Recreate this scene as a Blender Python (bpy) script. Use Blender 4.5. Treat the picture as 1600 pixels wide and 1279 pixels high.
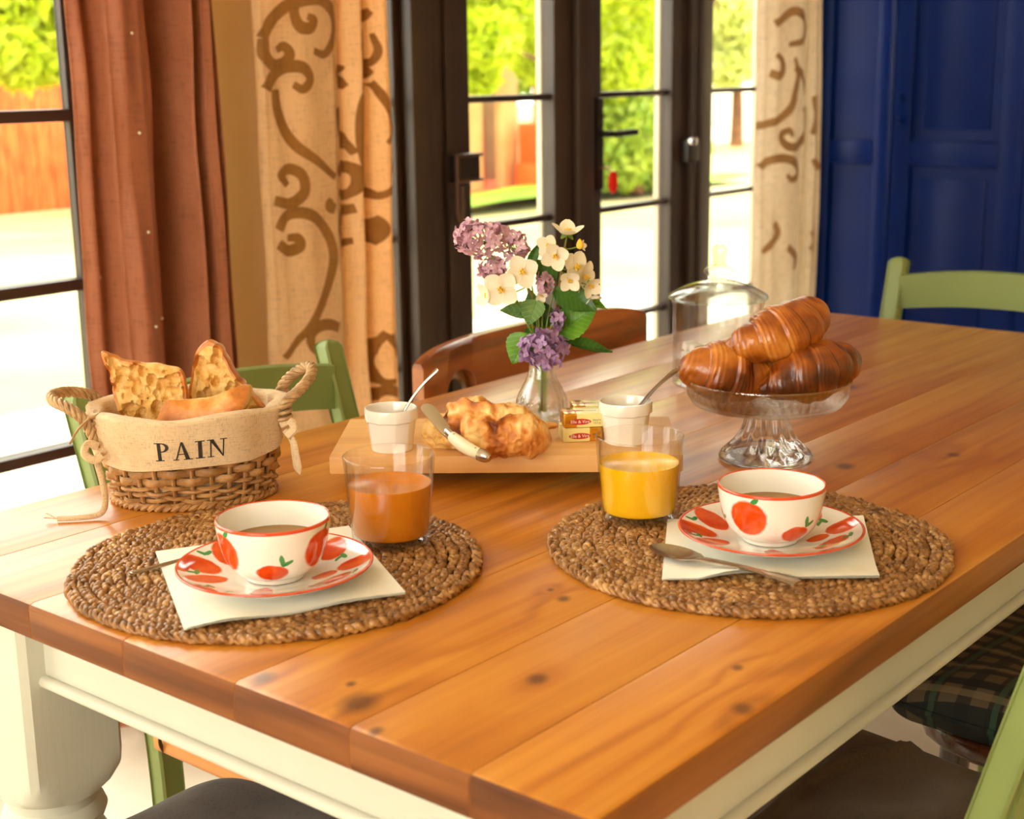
import bpy, bmesh, math, random
import numpy as np
from mathutils import Vector, Matrix

random.seed(7)
RNG = np.random.default_rng(7)
scene = bpy.context.scene
for _o in list(bpy.data.objects):
    bpy.data.objects.remove(_o)
COL = scene.collection
PI = math.pi

# ------------------------------------------------------------------ camera
# X runs along the table (away to the right), Y towards the window wall, Z up
IW, IH, FPX = 1600.0, 1279.0, 2266.69
YAW, PITCH, ROLL = math.radians(39.557), math.radians(13.191), math.radians(-0.7915)
CAM = np.array([-0.66805, -0.48886, 1.22])
_F = np.array([math.cos(YAW) * math.cos(PITCH), math.sin(YAW) * math.cos(PITCH), -math.sin(PITCH)])
_r = np.array([math.sin(YAW), -math.cos(YAW), 0.0])
_u = np.cross(_r, _F)
_R2 = _r * math.cos(ROLL) + _u * math.sin(ROLL)
_U2 = -_r * math.sin(ROLL) + _u * math.cos(ROLL)
RM = np.array([_R2, _U2, _F])
cam_data = bpy.data.cameras.new('camera')
cam = bpy.data.objects.new('camera', cam_data)
COL.objects.link(cam)
cam.matrix_world = Matrix(((_R2[0], _U2[0], -_F[0], CAM[0]), (_R2[1], _U2[1], -_F[1], CAM[1]),
                           (_R2[2], _U2[2], -_F[2], CAM[2]), (0, 0, 0, 1)))
cam_data.sensor_width = 36.0
cam_data.lens = FPX * 36.0 / IW
cam_data.clip_start = 0.05
cam_data.clip_end = 200
cam_data.dof.use_dof = True
cam_data.dof.focus_distance = 1.52
cam_data.dof.aperture_fstop = 7.1
scene.camera = cam

# ------------------------------------------------------------------ sky, sun, fill light, exposure
world = bpy.data.worlds.new('sky')
scene.world = world
world.use_nodes = True
_bg = world.node_tree.nodes['Background']
_bg.inputs[0].default_value = (1.0, 0.965, 0.89, 1)
_bg.inputs[1].default_value = 5.0


def add_light(name, kind, loc, target, energy, color, **kw):
    d = bpy.data.lights.new(name, kind)
    d.energy = energy
    d.color = color
    for k, v in kw.items():
        setattr(d, k, v)
    o = bpy.data.objects.new(name, d)
    COL.objects.link(o)
    o.location = loc
    o.rotation_euler = (Vector(target) - Vector(loc)).to_track_quat('-Z', 'Y').to_euler()
    return o


add_light('sun', 'SUN', (-5, -6, 14), (0, 0, 0), 3.0, (1.0, 0.91, 0.74), angle=math.radians(1.5))
# fill light added in front of the unseen window behind the camera
add_light('fill_behind_camera', 'AREA', (-2.42, -0.35, 1.55), (0.3, 0.2, 0.9), 20, (1.0, 0.94, 0.82),
          shape='RECTANGLE', size=1.7, size_y=1.5)
vs = scene.view_settings
scene.display_settings.display_device = 'sRGB'
vs.view_transform = 'Standard'
vs.look = 'None'
vs.gamma = 1.0
vs.use_curve_mapping = False
vs.exposure = 0.5


# ------------------------------------------------------------------ pixel helpers (measured from the photograph)
def ray(x, y):
    return np.array([(x - IW / 2) / FPX, -(y - IH / 2) / FPX, 1.0]) @ RM


def PZ(x, y, z):
    d = ray(x, y)
    return CAM + d * (z - CAM[2]) / d[2]


def PY(x, y, yy):
    d = ray(x, y)
    return CAM + d * (yy - CAM[1]) / d[1]


def PX(x, y, xx):
    d = ray(x, y)
    return CAM + d * (xx - CAM[0]) / d[0]


VIEW = np.array([math.cos(YAW), math.sin(YAW), 0.0])     # horizontal look direction
RIGHT = _r.copy()
UP = np.array([0, 0, 1.0])
VROT = YAW - PI / 2                                      # local +x = right in the photo, local +y = away


def PV(x, y, base, off=0.0):
    """point on the upright plane through base that faces the camera, pushed off metres away"""
    d = ray(x, y)
    t = ((np.asarray(base) - CAM) @ VIEW + off) / (d @ VIEW)
    return CAM + d * t


# ------------------------------------------------------------------ mesh helpers
def mesh_from(name, V, Fs, mats=None, mi=None, smooth=True, sharp=38):
    V = np.asarray(V, dtype=np.float64)
    loops, tot = [], []
    for F in Fs:
        if isinstance(F, np.ndarray):
            if len(F):
                loops.append(F.ravel())
                tot.append(np.full(len(F), F.shape[1]))
        else:
            for f in F:
                loops.append(np.asarray(f))
                tot.append(np.array([len(f)]))
    L = np.concatenate(loops).astype(np.int32)
    T = np.concatenate(tot)
    S = np.concatenate([[0], np.cumsum(T)[:-1]]).astype(np.int32)
    me = bpy.data.meshes.new(name)
    me.vertices.add(len(V))
    me.vertices.foreach_set('co', V.ravel())
    me.loops.add(len(L))
    me.loops.foreach_set('vertex_index', L)
    me.polygons.add(len(S))
    me.polygons.foreach_set('loop_start', S)
    if mi is not None:
        me.polygons.foreach_set('material_index', np.asarray(mi, dtype=np.int32))
    me.polygons.foreach_set('use_smooth', np.full(len(S), bool(smooth)))
    me.update(calc_edges=True)
    me.validate()
    if smooth and sharp:
        me.set_sharp_from_angle(angle=math.radians(sharp))
    for m in (mats or []):
        me.materials.append(m)
    return me


class MB:
    """collects geometry, builds ONE mesh object"""

    def __init__(self):
        self.V, self.F, self.M, self.n = [], [], [], 0

    def add(self, VF, m=0, off=None):
        V, F = VF
        V = np.asarray(V, dtype=np.float64)
        if off is not None:
            V = V + np.asarray(off)
        if isinstance(F, np.ndarray):
            self.F.append(F + self.n)
            self.M.append(np.full(len(F), m))
        else:
            self.F.append([tuple(i + self.n for i in f) for f in F])
            self.M.append(np.full(len(F), m))
        self.V.append(V)
        self.n += len(V)
        return self

    def mesh(self, name, mats, smooth=True, sharp=38):
        mats = mats if isinstance(mats, (list, tuple)) else [mats]
        return mesh_from(name, np.concatenate(self.V), self.F, mats, np.concatenate(self.M), smooth, sharp)

    def build(self, name, mats, parent=None, smooth=True, sharp=38, loc=None, rot=None):
        return link(name, self.mesh(name, mats, smooth, sharp), parent, loc, rot)


def link(name, data, parent=None, loc=None, rot=None):
    o = bpy.data.objects.new(name, data)
    COL.objects.link(o)
    if parent is not None:
        o.parent = parent
    if loc is not None:
        o.location = loc
    if rot is not None:
        o.rotation_euler = rot
    return o


def tag(o, label, cat, group=None):
    o['label'] = label
    o['category'] = cat
    if group:
        o['group'] = group
    return o


def thing(name, label, cat, loc=(0, 0, 0), rotz=0.0, group=None, rot=None):
    o = bpy.data.objects.new(name, None)
    COL.objects.link(o)
    o.empty_display_size = 0.05
    o.location = loc
    o.rotation_euler = rot if rot is not None else (0, 0, rotz)
    return tag(o, label, cat, group)


def struct(o):
    o['kind'] = 'structure'
    return o


def grid(P, cu=False, cv=False):
    """P[nu,nv,3] -> quads; normal = du x dv"""
    nu, nv = P.shape[:2]
    I = np.arange(nu * nv).reshape(nu, nv)
    iu = np.arange(nu if cu else nu - 1)
    iv = np.arange(nv if cv else nv - 1)
    a = I[np.ix_(iu, iv)]
    b = I[np.ix_((iu + 1) % nu, iv)]
    c = I[np.ix_((iu + 1) % nu, (iv + 1) % nv)]
    d = I[np.ix_(iu, (iv + 1) % nv)]
    return P.reshape(-1, 3), np.stack([a, b, c, d], -1).reshape(-1, 4)


def lathe(prof, n=48, fl=None):
    """prof [(r,z)] walked up the outside; fl(theta, r, z) -> r lets the section vary"""
    prof = np.asarray(prof, float)
    th = np.linspace(0, 2 * PI, n, endpoint=False)
    R = np.maximum(prof[:, 0], 1e-5)[None, :].repeat(n, 0)
    Z = prof[:, 1][None, :].repeat(n, 0)
    T = th[:, None].repeat(len(prof), 1)
    if fl:
        R = np.maximum(fl(T, R, Z), 1e-5)
    P = np.stack([R * np.cos(T), R * np.sin(T), Z], -1)
    return grid(P, cu=True)


def smooth_prof(pts, k=6):
    return catmull(np.array(pts, float), k)


def catmull(P, k=8, closed=False):
    P = np.asarray(P, float)
    n = len(P)
    out = []
    t = np.linspace(0, 1, k, endpoint=False)[:, None]
    for i in range(n if closed else n - 1):
        if closed:
            p0, p1, p2, p3 = P[(i - 1) % n], P[i], P[(i + 1) % n], P[(i + 2) % n]
        else:
            p1, p2 = P[i], P[i + 1]
            p0 = P[i - 1] if i > 0 else 2 * p1 - p2
            p3 = P[i + 2] if i + 2 < n else 2 * p2 - p1
        out.append(0.5 * (2 * p1 + (p2 - p0) * t + (2 * p0 - 5 * p1 + 4 * p2 - p3) * t ** 2
                          + (3 * p1 - p0 - 3 * p2 + p3) * t ** 3))
    if not closed:
        out.append(P[-1:])
    return np.concatenate(out)


def frames(path, closed=False, up=None):
    m = len(path)
    if closed:
        T = np.roll(path, -1, 0) - np.roll(path, 1, 0)
    else:
        T = np.gradient(path, axis=0)
    T = T / (np.linalg.norm(T, axis=1, keepdims=True) + 1e-12)
    if up is not None:
        B = np.cross(T, np.asarray(up)[None, :].repeat(m, 0))
        B /= np.linalg.norm(B, axis=1, keepdims=True) + 1e-12
        N = np.cross(B, T)
        return T, N, B
    N = np.zeros_like(path)
    a = np.array([0, 0, 1.0]) if abs(T[0][2]) < 0.9 else np.array([1.0, 0, 0])
    nv = np.cross(T[0], a)
    nv /= np.linalg.norm(nv)
    for i in range(m):
        nv = nv - T[i] * (nv @ T[i])
        nv /= np.linalg.norm(nv) + 1e-12
        N[i] = nv
    return T, N, np.cross(T, N)


def tube(path, rad, n=8, closed=False, caps=True, flat=1.0, up=None):
    path = np.asarray(path, float)
    m = len(path)
    rad = np.broadcast_to(np.asarray(rad, float), (m,))
    T, N, B = frames(path, closed, up)
    a = np.linspace(0, 2 * PI, n, endpoint=False)
    P = path[:, None, :] + rad[:, None, None] * (np.cos(a)[None, :, None] * N[:, None, :] * flat
                                                 + np.sin(a)[None, :, None] * B[:, None, :])
    V, F = grid(P, cu=closed, cv=True)
    F = F[:, ::-1].copy()
    if caps and not closed:
        F = [tuple(q) for q in F.tolist()]
        F.append(tuple(reversed(range(n))))
        F.append(tuple(range((m - 1) * n, m * n)))
    return V, F


_bc = {}


def box(x0, x1, y0, y1, z0, z1, b=0.0, seg=2):
    bm = bmesh.new()
    bmesh.ops.create_cube(bm, size=1.0)
    for v in bm.verts:
        v.co = Vector(((x0 + x1) / 2 + v.co.x * (x1 - x0), (y0 + y1) / 2 + v.co.y * (y1 - y0),
                       (z0 + z1) / 2 + v.co.z * (z1 - z0)))
    if b > 0:
        bmesh.ops.bevel(bm, geom=bm.edges[:], offset=b, segments=seg, profile=0.6, affect='EDGES')
    return bm_vf(bm)


def bm_vf(bm):
    bm.verts.ensure_lookup_table()
    bm.verts.index_update()
    V = np.array([v.co[:] for v in bm.verts])
    F = [tuple(v.index for v in f.verts) for f in bm.faces]
    bm.free()
    return V, F


def prism(poly, h0, h1, axis='z', b=0.0, seg=2):
    """extrude a 2-D outline; axis names the extrusion direction"""
    bm = bmesh.new()
    ax = {'z': lambda p, h: (p[0], p[1], h), 'y': lambda p, h: (p[0], h, p[1]), 'x': lambda p, h: (h, p[0], p[1])}[axis]
    lo = [bm.verts.new(ax(p, h0)) for p in poly]
    hi = [bm.verts.new(ax(p, h1)) for p in poly]
    n = len(poly)
    fs = [bm.faces.new(lo[::-1]), bm.faces.new(hi)]
    for i in range(n):
        bm.faces.new((lo[i], lo[(i + 1) % n], hi[(i + 1) % n], hi[i]))
    bmesh.ops.recalc_face_normals(bm, faces=bm.faces[:])
    if b > 0:
        cap_edges = list({e for f in fs for e in f.edges})
        bmesh.ops.bevel(bm, geom=cap_edges, offset=b, segments=seg, profile=0.6, affect='EDGES')
    return bm_vf(bm)


def rot_v(V, ax, ang):
    c, s = math.cos(ang), math.sin(ang)
    M = {'x': [[1, 0, 0], [0, c, -s], [0, s, c]], 'y': [[c, 0, s], [0, 1, 0], [-s, 0, c]],
         'z': [[c, -s, 0], [s, c, 0], [0, 0, 1]]}[ax]
    return np.asarray(V) @ np.array(M).T


class Noise:
    """cheap smooth noise from summed sines"""

    def __init__(self, seed, freq, octs=3, n=7):
        r = np.random.default_rng(seed)
        self.k, self.p, self.a = [], [], []
        for o in range(octs):
            for _ in range(n):
                d = r.normal(size=3)
                d /= np.linalg.norm(d)
                self.k.append(d * freq * (2 ** o) * r.uniform(0.7, 1.3))
                self.p.append(r.uniform(0, 2 * PI))
                self.a.append(0.55 ** o / math.sqrt(n))
        self.k, self.p, self.a = np.array(self.k), np.array(self.p), np.array(self.a)

    def __call__(self, P):
        return (np.sin(np.asarray(P) @ self.k.T + self.p) * self.a).sum(-1)


# ------------------------------------------------------------------ materials
def srgb(r, g, b):
    f = lambda c: (c / 12.92 if c <= 0.04045 else ((c + 0.055) / 1.055) ** 2.4)
    return (f(r / 255.0), f(g / 255.0), f(b / 255.0), 1.0)


class NT:
    def __init__(self, name):
        self.m = bpy.data.materials.new(name)
        self.m.use_nodes = True
        self.t = self.m.node_tree
        self.b = self.t.nodes['Principled BSDF']
        self.out = self.t.nodes['Material Output']

    def n(self, typ, **kw):
        nd = self.t.nodes.new('ShaderNode' + typ)
        for k, v in kw.items():
            if isinstance(k, str) and hasattr(nd, k):
                setattr(nd, k, v)
        return nd

    def l(self, a, b):
        self.t.links.new(a, b)

    def setp(self, **kw):
        for k, v in kw.items():
            self.b.inputs[k.replace('_', ' ')].default_value = v

    def coords(self, kind='Object', scale=(1, 1, 1), rand=False):
        tc = self.n('TexCoord')
        src = tc.outputs[kind]
        if rand:
            oi = self.n('ObjectInfo')
            mul = self.n('Math', operation='MULTIPLY')
            self.l(oi.outputs['Random'], mul.inputs[0])
            mul.inputs[1].default_value = 37.0
            add = self.n('VectorMath', operation='ADD')
            self.l(src, add.inputs[0])
            self.l(mul.outputs[0], add.inputs[1])
            src = add.outputs[0]
        mp = self.n('Mapping')
        mp.inputs['Scale'].default_value = scale
        self.l(src, mp.inputs['Vector'])
        return mp.outputs[0]

    def noise(self, vec, scale, detail=3, rough=0.55, dist=0.0):
        nd = self.n('TexNoise')
        nd.inputs['Scale'].default_value = scale
        nd.inputs['Detail'].default_value = detail
        nd.inputs['Roughness'].default_value = rough
        nd.inputs['Distortion'].default_value = dist
        self.l(vec, nd.inputs['Vector'])
        return nd.outputs['Fac']

    def ramp(self, fac, stops):
        nd = self.n('ValToRGB')
        el = nd.color_ramp.elements
        while len(el) < len(stops):
            el.new(0.5)
        for e, (p, c) in zip(el, stops):
            e.position = p
            e.color = c
        self.l(fac, nd.inputs[0])
        return nd.outputs[0]

    def mix(self, fac, a, b, blend='MIX'):
        nd = self.n('Mix')
        nd.data_type = 'RGBA'
        nd.blend_type = blend
        for sock, val in ((nd.inputs[0], fac), (nd.inputs[6], a), (nd.inputs[7], b)):
            if hasattr(val, 'is_linked') or isinstance(val, bpy.types.NodeSocket):
                self.l(val, sock)
            else:
                sock.default_value = val
        return nd.outputs[2]

    def math(self, op, a, b=0.0, clamp=False):
        nd = self.n('Math', operation=op)
        nd.use_clamp = clamp
        for i, val in enumerate((a, b)):
            if isinstance(val, bpy.types.NodeSocket):
                self.l(val, nd.inputs[i])
            else:
                nd.inputs[i].default_value = val
        return nd.outputs[0]

    def bump(self, h, strength=0.3, dist=0.01):
        nd = self.n('Bump')
        nd.inputs['Strength'].default_value = strength
        nd.inputs['Distance'].default_value = dist
        self.l(h, nd.inputs['Height'])
        self.l(nd.outputs[0], self.b.inputs['Normal'])

    def color(self, sock):
        self.l(sock, self.b.inputs['Base Color'])

    def spot(self, vec, cx, cy, rx, ry, rot=0.0, soft=0.06):
        mp = self.n('Mapping')
        mp.vector_type = 'TEXTURE'
        mp.inputs['Location'].default_value = (cx, cy, 0)
        mp.inputs['Rotation'].default_value = (0, 0, rot)
        mp.inputs['Scale'].default_value = (rx, ry, 1)
        self.l(vec, mp.inputs['Vector'])
        ln = self.n('VectorMath', operation='LENGTH')
        self.l(mp.outputs[0], ln.inputs[0])
        mr = self.n('MapRange')
        mr.inputs['From Min'].default_value = 1 - soft
        mr.inputs['From Max'].default_value = 1 + soft
        mr.inputs['To Min'].default_value = 1.0
        mr.inputs['To Max'].default_value = 0.0
        self.l(ln.outputs['Value'], mr.inputs['Value'])
        return mr.outputs[0]


def mat_plain(name, col, rough=0.5, col2=None, scale=20.0, stretch=(1, 1, 1), metal=0.0, spec=0.5, bump=0.0,
              bscale=None, coat=0.0, rand=False, sss=0.0, detail=4, lo=0.35, hi=0.65):
    t = NT(name)
    t.setp(Roughness=rough, Metallic=metal)
    t.b.inputs['Specular IOR Level'].default_value = spec
    t.b.inputs['Coat Weight'].default_value = coat
    t.b.inputs['Coat Roughness'].default_value = 0.12
    if sss:
        t.b.inputs['Subsurface Weight'].default_value = sss
        t.b.inputs['Subsurface Radius'].default_value = (0.01, 0.006, 0.003)
        t.b.inputs['Subsurface Scale'].default_value = 0.6
    vec = t.coords(scale=stretch, rand=rand)
    if col2 is not None:
        t.color(t.ramp(t.noise(vec, scale, detail), [(lo, col), (hi, col2)]))
    else:
        c2 = tuple(min(1, c * 1.12) for c in col[:3]) + (1,)
        t.color(t.ramp(t.noise(vec, scale, detail), [(0.3, col), (0.7, c2)]))
    if bump:
        t.bump(t.noise(vec, bscale or scale * 3, 4), bump, 0.004)
    return t.m


def mat_glass(name, tint=(1, 1, 1, 1), ior=1.47, rough=0.0, clear=0.5, refl=0.04, sparkle=0.0):
    """clear = share of light that passes straight through (thin walls), the rest refracts"""
    t = NT(name)
    t.setp(Base_Color=tint, Roughness=rough, IOR=ior)
    t.b.inputs['Transmission Weight'].default_value = 1.0
    vec = t.coords()
    t.bump(t.noise(vec, 60, 1), 0.015, 0.001)
    tr = t.n('BsdfTransparent')
    tr.inputs[0].default_value = tuple(0.985 * c for c in tint[:3]) + (1,)
    gl = t.n('BsdfGlossy')
    gl.inputs['Roughness'].default_value = 0.02
    lw = t.n('LayerWeight')
    lw.inputs['Blend'].default_value = 0.5
    fr = t.math('ADD', t.math('MULTIPLY', t.math('POWER', lw.outputs['Facing'], 4.0), 0.75), refl, clamp=True)
    if sparkle:
        bn = t.n('Bump')
        bn.inputs['Strength'].default_value = sparkle
        bn.inputs['Distance'].default_value = 0.004
        t.l(t.noise(vec, 160, 2), bn.inputs['Height'])
        t.l(bn.outputs[0], gl.inputs['Normal'])
    thin = t.n('MixShader')
    t.l(fr, thin.inputs[0])
    t.l(tr.outputs[0], thin.inputs[1])
    t.l(gl.outputs[0], thin.inputs[2])
    mx = t.n('MixShader')
    mx.inputs[0].default_value = clear
    t.l(t.b.outputs[0], mx.inputs[1])
    t.l(thin.outputs[0], mx.inputs[2])
    t.l(mx.outputs[0], t.out.inputs['Surface'])
    return t.m


def mat_pane(name):
    t = NT(name)
    tr = t.n('BsdfTransparent')
    tr.inputs[0].default_value = (0.97, 0.985, 0.96, 1)
    gl = t.n('BsdfGlossy')
    gl.inputs['Roughness'].default_value = 0.01
    mx = t.n('MixShader')
    mx.inputs[0].default_value = 0.05
    t.l(tr.outputs[0], mx.inputs[1])
    t.l(gl.outputs[0], mx.inputs[2])
    t.l(mx.outputs[0], t.out.inputs['Surface'])
    return t.m


def mat_leaf(name, c1, c2, trans=0.5, scale=6.0, rough=0.45, veins=False):
    t = NT(name)
    vec = t.coords(rand=True)
    col = t.ramp(t.noise(vec, scale, 3), [(0.35, c1), (0.65, c2)])
    if veins:
        # side veins running obliquely from the midrib (blade lies along its own x)
        sep = t.n('SeparateXYZ')
        t.l(t.n('TexCoord').outputs['Object'], sep.inputs[0])
        q = t.math('SUBTRACT', sep.outputs['X'], t.math('MULTIPLY', t.math('ABSOLUTE', sep.outputs['Y']), 0.75))
        st = t.math('FRACT', t.math('ADD', t.math('MULTIPLY', q, 150.0), 10.0))
        line = t.math('LESS_THAN', st, 0.16)
        col = t.mix(t.math('MULTIPLY', line, 0.2), col, tuple(min(1, c * 2.2 + .03) for c in c2[:3]) + (1,))
        t.bump(st, 0.25, 0.002)
    t.color(col)
    t.setp(Roughness=rough)
    tl = t.n('BsdfTranslucent')
    t.l(col, tl.inputs[0])
    mx = t.n('MixShader')
    mx.inputs[0].default_value = trans
    t.l(t.b.outputs[0], mx.inputs[1])
    t.l(tl.outputs[0], mx.inputs[2])
    t.l(mx.outputs[0], t.out.inputs['Surface'])
    return t.m


def mat_fabric(name, c1, c2, weave=900.0, trans=0.0, rough=0.85, nscale=8.0, bump=0.25, slub=True):
    t = NT(name)
    vec = t.coords()
    base = t.ramp(t.noise(vec, nscale, 3), [(0.3, c1), (0.7, c2)])
    v1 = t.coords(scale=(weave, weave, weave * 0.12))
    v2 = t.coords(scale=(weave * 0.12, weave * 0.12, weave))
    w = t.math('ADD', t.noise(v1, 0.35, 2), t.noise(v2, 0.35, 2))
    mul = t.ramp(w, [(0.65, (0.72, 0.72, 0.72, 1)), (1.3, (1.12, 1.12, 1.12, 1))])
    t.color(t.mix(1.0, base, mul, 'MULTIPLY'))
    t.setp(Roughness=rough)
    t.b.inputs['Specular IOR Level'].default_value = 0.2
    t.b.inputs['Sheen Weight'].default_value = 0.15
    t.bump(w, bump, 0.0015)
    if trans:
        tl = t.n('BsdfTranslucent')
        t.l(base, tl.inputs[0])
        mx = t.n('MixShader')
        mx.inputs[0].default_value = trans
        t.l(t.b.outputs[0], mx.inputs[1])
        t.l(tl.outputs[0], mx.inputs[2])
        t.l(mx.outputs[0], t.out.inputs['Surface'])
    return t.m


def mat_wood(name, light, mid, dark, axis='x', rough=0.35, coat=0.2, ring=9.0, streak=1.0, knots=(), rand=True, spec=0.5):
    """grain running along axis; knots [(x, y, r)] in object coordinates"""
    t = NT(name)
    st = {'x': (0.55, 7.0, 7.0), 'y': (7.0, 0.55, 7.0), 'z': (7.0, 7.0, 0.55)}[axis]
    fine = {'x': (2.5, 90.0, 90.0), 'y': (90.0, 2.5, 90.0), 'z': (90.0, 90.0, 2.5)}[axis]
    vec = t.coords(scale=st, rand=rand)
    n1 = t.noise(vec, 1.0, 2, 0.45, 0.15)
    if knots:
        kv = t.coords()
        flat = t.n('VectorMath', operation='MULTIPLY')
        t.l(kv, flat.inputs[0])
        flat.inputs[1].default_value = (1, 1, 0)
        kv = flat.outputs[0]
        acc = None
        core = None
        for (kx, ky, kr) in knots:
            h = t.spot(kv, kx, ky, kr * 3.4, kr * 2.0, 0.0, soft=0.9)
            c = t.spot(kv, kx, ky, kr * .8, kr * 0.6, 0.4, soft=0.5)
            acc = h if acc is None else t.math('MAXIMUM', acc, h)
            core = c if core is None else t.math('MAXIMUM', core, c)
        n1 = t.math('ADD', n1, t.math('MULTIPLY', acc, 0.10))
    rings = t.math('SINE', t.math('MULTIPLY', n1, ring * 2 * PI))
    rings = t.math('ADD', t.math('MULTIPLY', rings, 0.5), 0.5)
    rings = t.math('POWER', rings, 2.2)
    fvec = t.coords(scale=fine, rand=rand)
    fn = t.noise(fvec, 1.0, 4, 0.6)
    blot = t.noise(t.coords(scale=(2.2, 5, 5) if axis == 'x' else (5, 2.2, 5), rand=rand), 1.3, 4, 0.6)
    v = t.math('ADD', t.math('MULTIPLY', rings, 0.30 * streak), t.math('MULTIPLY', fn, 0.42))
    v = t.math('ADD', v, t.math('MULTIPLY', blot, 0.40))
    col = t.ramp(v, [(0.28, light), (0.52, mid), (0.86, dark)])
    if knots:
        col = t.mix(t.math('MULTIPLY', core, 0.75), col, tuple(c * 0.35 for c in dark[:3]) + (1,))
    oi = t.n('ObjectInfo')
    tone = t.ramp(oi.outputs['Random'], [(0.0, (0.975, 0.975, 0.975, 1)), (1.0, (1.02, 1.02, 1.02, 1))])
    t.color(t.mix(1.0, col, tone, 'MULTIPLY'))
    t.l(t.math('ADD', t.math('MULTIPLY', fn, 0.18), rough - 0.08), t.b.inputs['Roughness'])
    t.b.inputs['Specular IOR Level'].default_value = spec
    t.b.inputs['Coat Weight'].default_value = coat
    t.b.inputs['Coat Roughness'].default_value = 0.25
    t.bump(t.math('ADD', t.math('MULTIPLY', rings, 0.3), fn), 0.10, 0.002)
    return t.m


def mat_painted(name, col, chip, rough=0.45, amount=0.68, scale=14.0):
    """painted wood with a little wear showing other paint or wood beneath"""
    t = NT(name)
    vec = t.coords(rand=True)
    wear = t.ramp(t.noise(vec, scale, 6, 0.7), [(amount, (0, 0, 0, 1)), (amount + 0.04, (1, 1, 1, 1))])
    tone = t.ramp(t.noise(vec, 5.0, 4), [(0.3, tuple(c * 0.9 for c in col[:3]) + (1,)), (0.7, col)])
    t.color(t.mix(wear, tone, chip))
    t.setp(Roughness=rough)
    brush = t.noise(t.coords(scale=(40, 40, 4)), 4.0, 3)
    t.bump(brush, 0.12, 0.002)
    return t.m

# ================================================================== THE SETTING
WY = 1.80          # inner face of the window wall
M_wall = mat_plain('ochre_plaster', srgb(248, 216, 160), 0.9, srgb(252, 226, 176), 3.0, bump=0.06, bscale=60)
M_ceil = mat_plain('ceiling_white', srgb(236, 222, 196), 0.9, srgb(228, 212, 186), 2.0)
M_floor = mat_plain('pale_stone', srgb(205, 186, 160), 0.5, srgb(232, 220, 200), 2.2, bump=0.08, bscale=30, detail=8)
M_frame = mat_plain('brown_black_steel', srgb(52, 38, 31), 0.42, srgb(62, 46, 38), 6.0)
M_outer = mat_plain('cream_trim_sunlit_frame', srgb(214, 196, 166), 0.6, srgb(224, 208, 180), 5.0)  # pale frame tone holds the sun on the outer reveals; baseboards share it
M_pane = mat_pane('window_glass')
M_black = mat_plain('black_hardware', srgb(24, 17, 14), 0.45, srgb(32, 24, 20), 12.0)

mb = MB().add(box(-2.7, 3.9, -2.8, 1.92, -0.12, 0.0))
struct(mb.build('floor', M_floor))
mb = MB().add(box(-2.7, 3.9, -2.8, 1.92, 2.6, 2.72))
struct(mb.build('ceiling', M_ceil))
mb = MB()
DZ = 2.25
for b in ((-2.5, -1.6, 0, 2.6), (0.90, 1.42, 0, 2.6), (3.52, 3.9, 0, 2.6), (-1.6, 0.90, DZ, 2.6), (1.42, 3.52, DZ, 2.6)):
    mb.add(box(b[0], b[1], WY, WY + 0.06, b[2], b[3]))
mb.add(box(-1.6, 0.90, WY, WY + 0.06, 0, 0.06))
struct(mb.build('wall_back', M_wall))
struct(MB().add(box(3.76, 3.9, -2.8, WY, 0, 2.6)).build('wall_far', M_wall))
mb = MB()
for b in ((-2.8, -1.35, 0, 2.6), (0.65, WY, 0, 2.6), (-1.35, 0.65, 0, 0.75), (-1.35, 0.65, 2.35, 2.6)):
    mb.add(box(-2.7, -2.5, b[0], b[1], b[2], b[3]))
struct(mb.build('wall_near', M_wall))
mb = MB().add(box(-2.7, 3.9, -2.8, -2.6, 0, 2.6))
struct(mb.build('wall_right', M_wall))
mb = MB()
for b in ((-2.5, -1.62), (0.905, 1.415), (3.525, 3.76)):
    mb.add(box(b[0], b[1], WY - 0.015, WY, 0.0, 0.09, 0.003))
struct(mb.build('baseboard_back', M_outer))


def glazed(name, x0, x1, px0, px1, z0, z1, pz0, bars, cols=(), y=WY, depth=0.042, th=0.018, label=None, outer=True):
    """a glazed leaf: frame x0..x1, glass px0..px1, horizontal bars at given heights"""
    mb = MB()
    mb.add(box(x0, px0, y, y + depth, z0, z1, 0.004))
    mb.add(box(px1, x1, y, y + depth, z0, z1, 0.004))
    mb.add(box(px0, px1, y, y + depth, z0, pz0, 0.004))
    mb.add(box(px0, px1, y, y + depth, z1 - 0.07, z1, 0.004))
    root = struct(mb.build(name, M_frame))
    pt = z1 - 0.07
    gy = y + depth * 0.62
    zs = [pz0] + [b for b in bars if pz0 + .05 < b < pt - .05] + [pt]
    xs = [px0] + list(cols) + [px1]
    for i in range(len(xs) - 1):
        for j in range(len(zs) - 1):
            MB().add(box(xs[i], xs[i + 1], gy, gy + 0.004, zs[j], zs[j + 1])).build('pane', M_pane, root)
    for zb in zs[1:-1]:
        MB().add(box(px0 - .002, px1 + .002, gy - th * .9, gy + .004 + th * .6, zb - th / 2, zb + th / 2, 0.003)).build('glazing_bar', M_frame, root)
    for xc in cols:
        MB().add(box(xc - th / 2, xc + th / 2, gy - th * .9, gy + .004 + th * .6, pz0, pt, 0.003)).build('glazing_bar', M_frame, root)
    if outer:
        mo = MB()
        o0, o1 = y + depth + .001, y + depth + 0.018
        mo.add(box(x0 + .004, px0, o0, o1, z0, z1, .003)).add(box(px1, x1 - .004, o0, o1, z0, z1, .003))
        mo.add(box(px0, px1, o0, o1, z0, pz0, .003)).add(box(px0, px1, o0, o1, pt, z1, .003))
        mo.build('outer_frame', M_outer, root)  # pale ring behind the glass, sunlight on the reveals put into its colour
    return root


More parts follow.
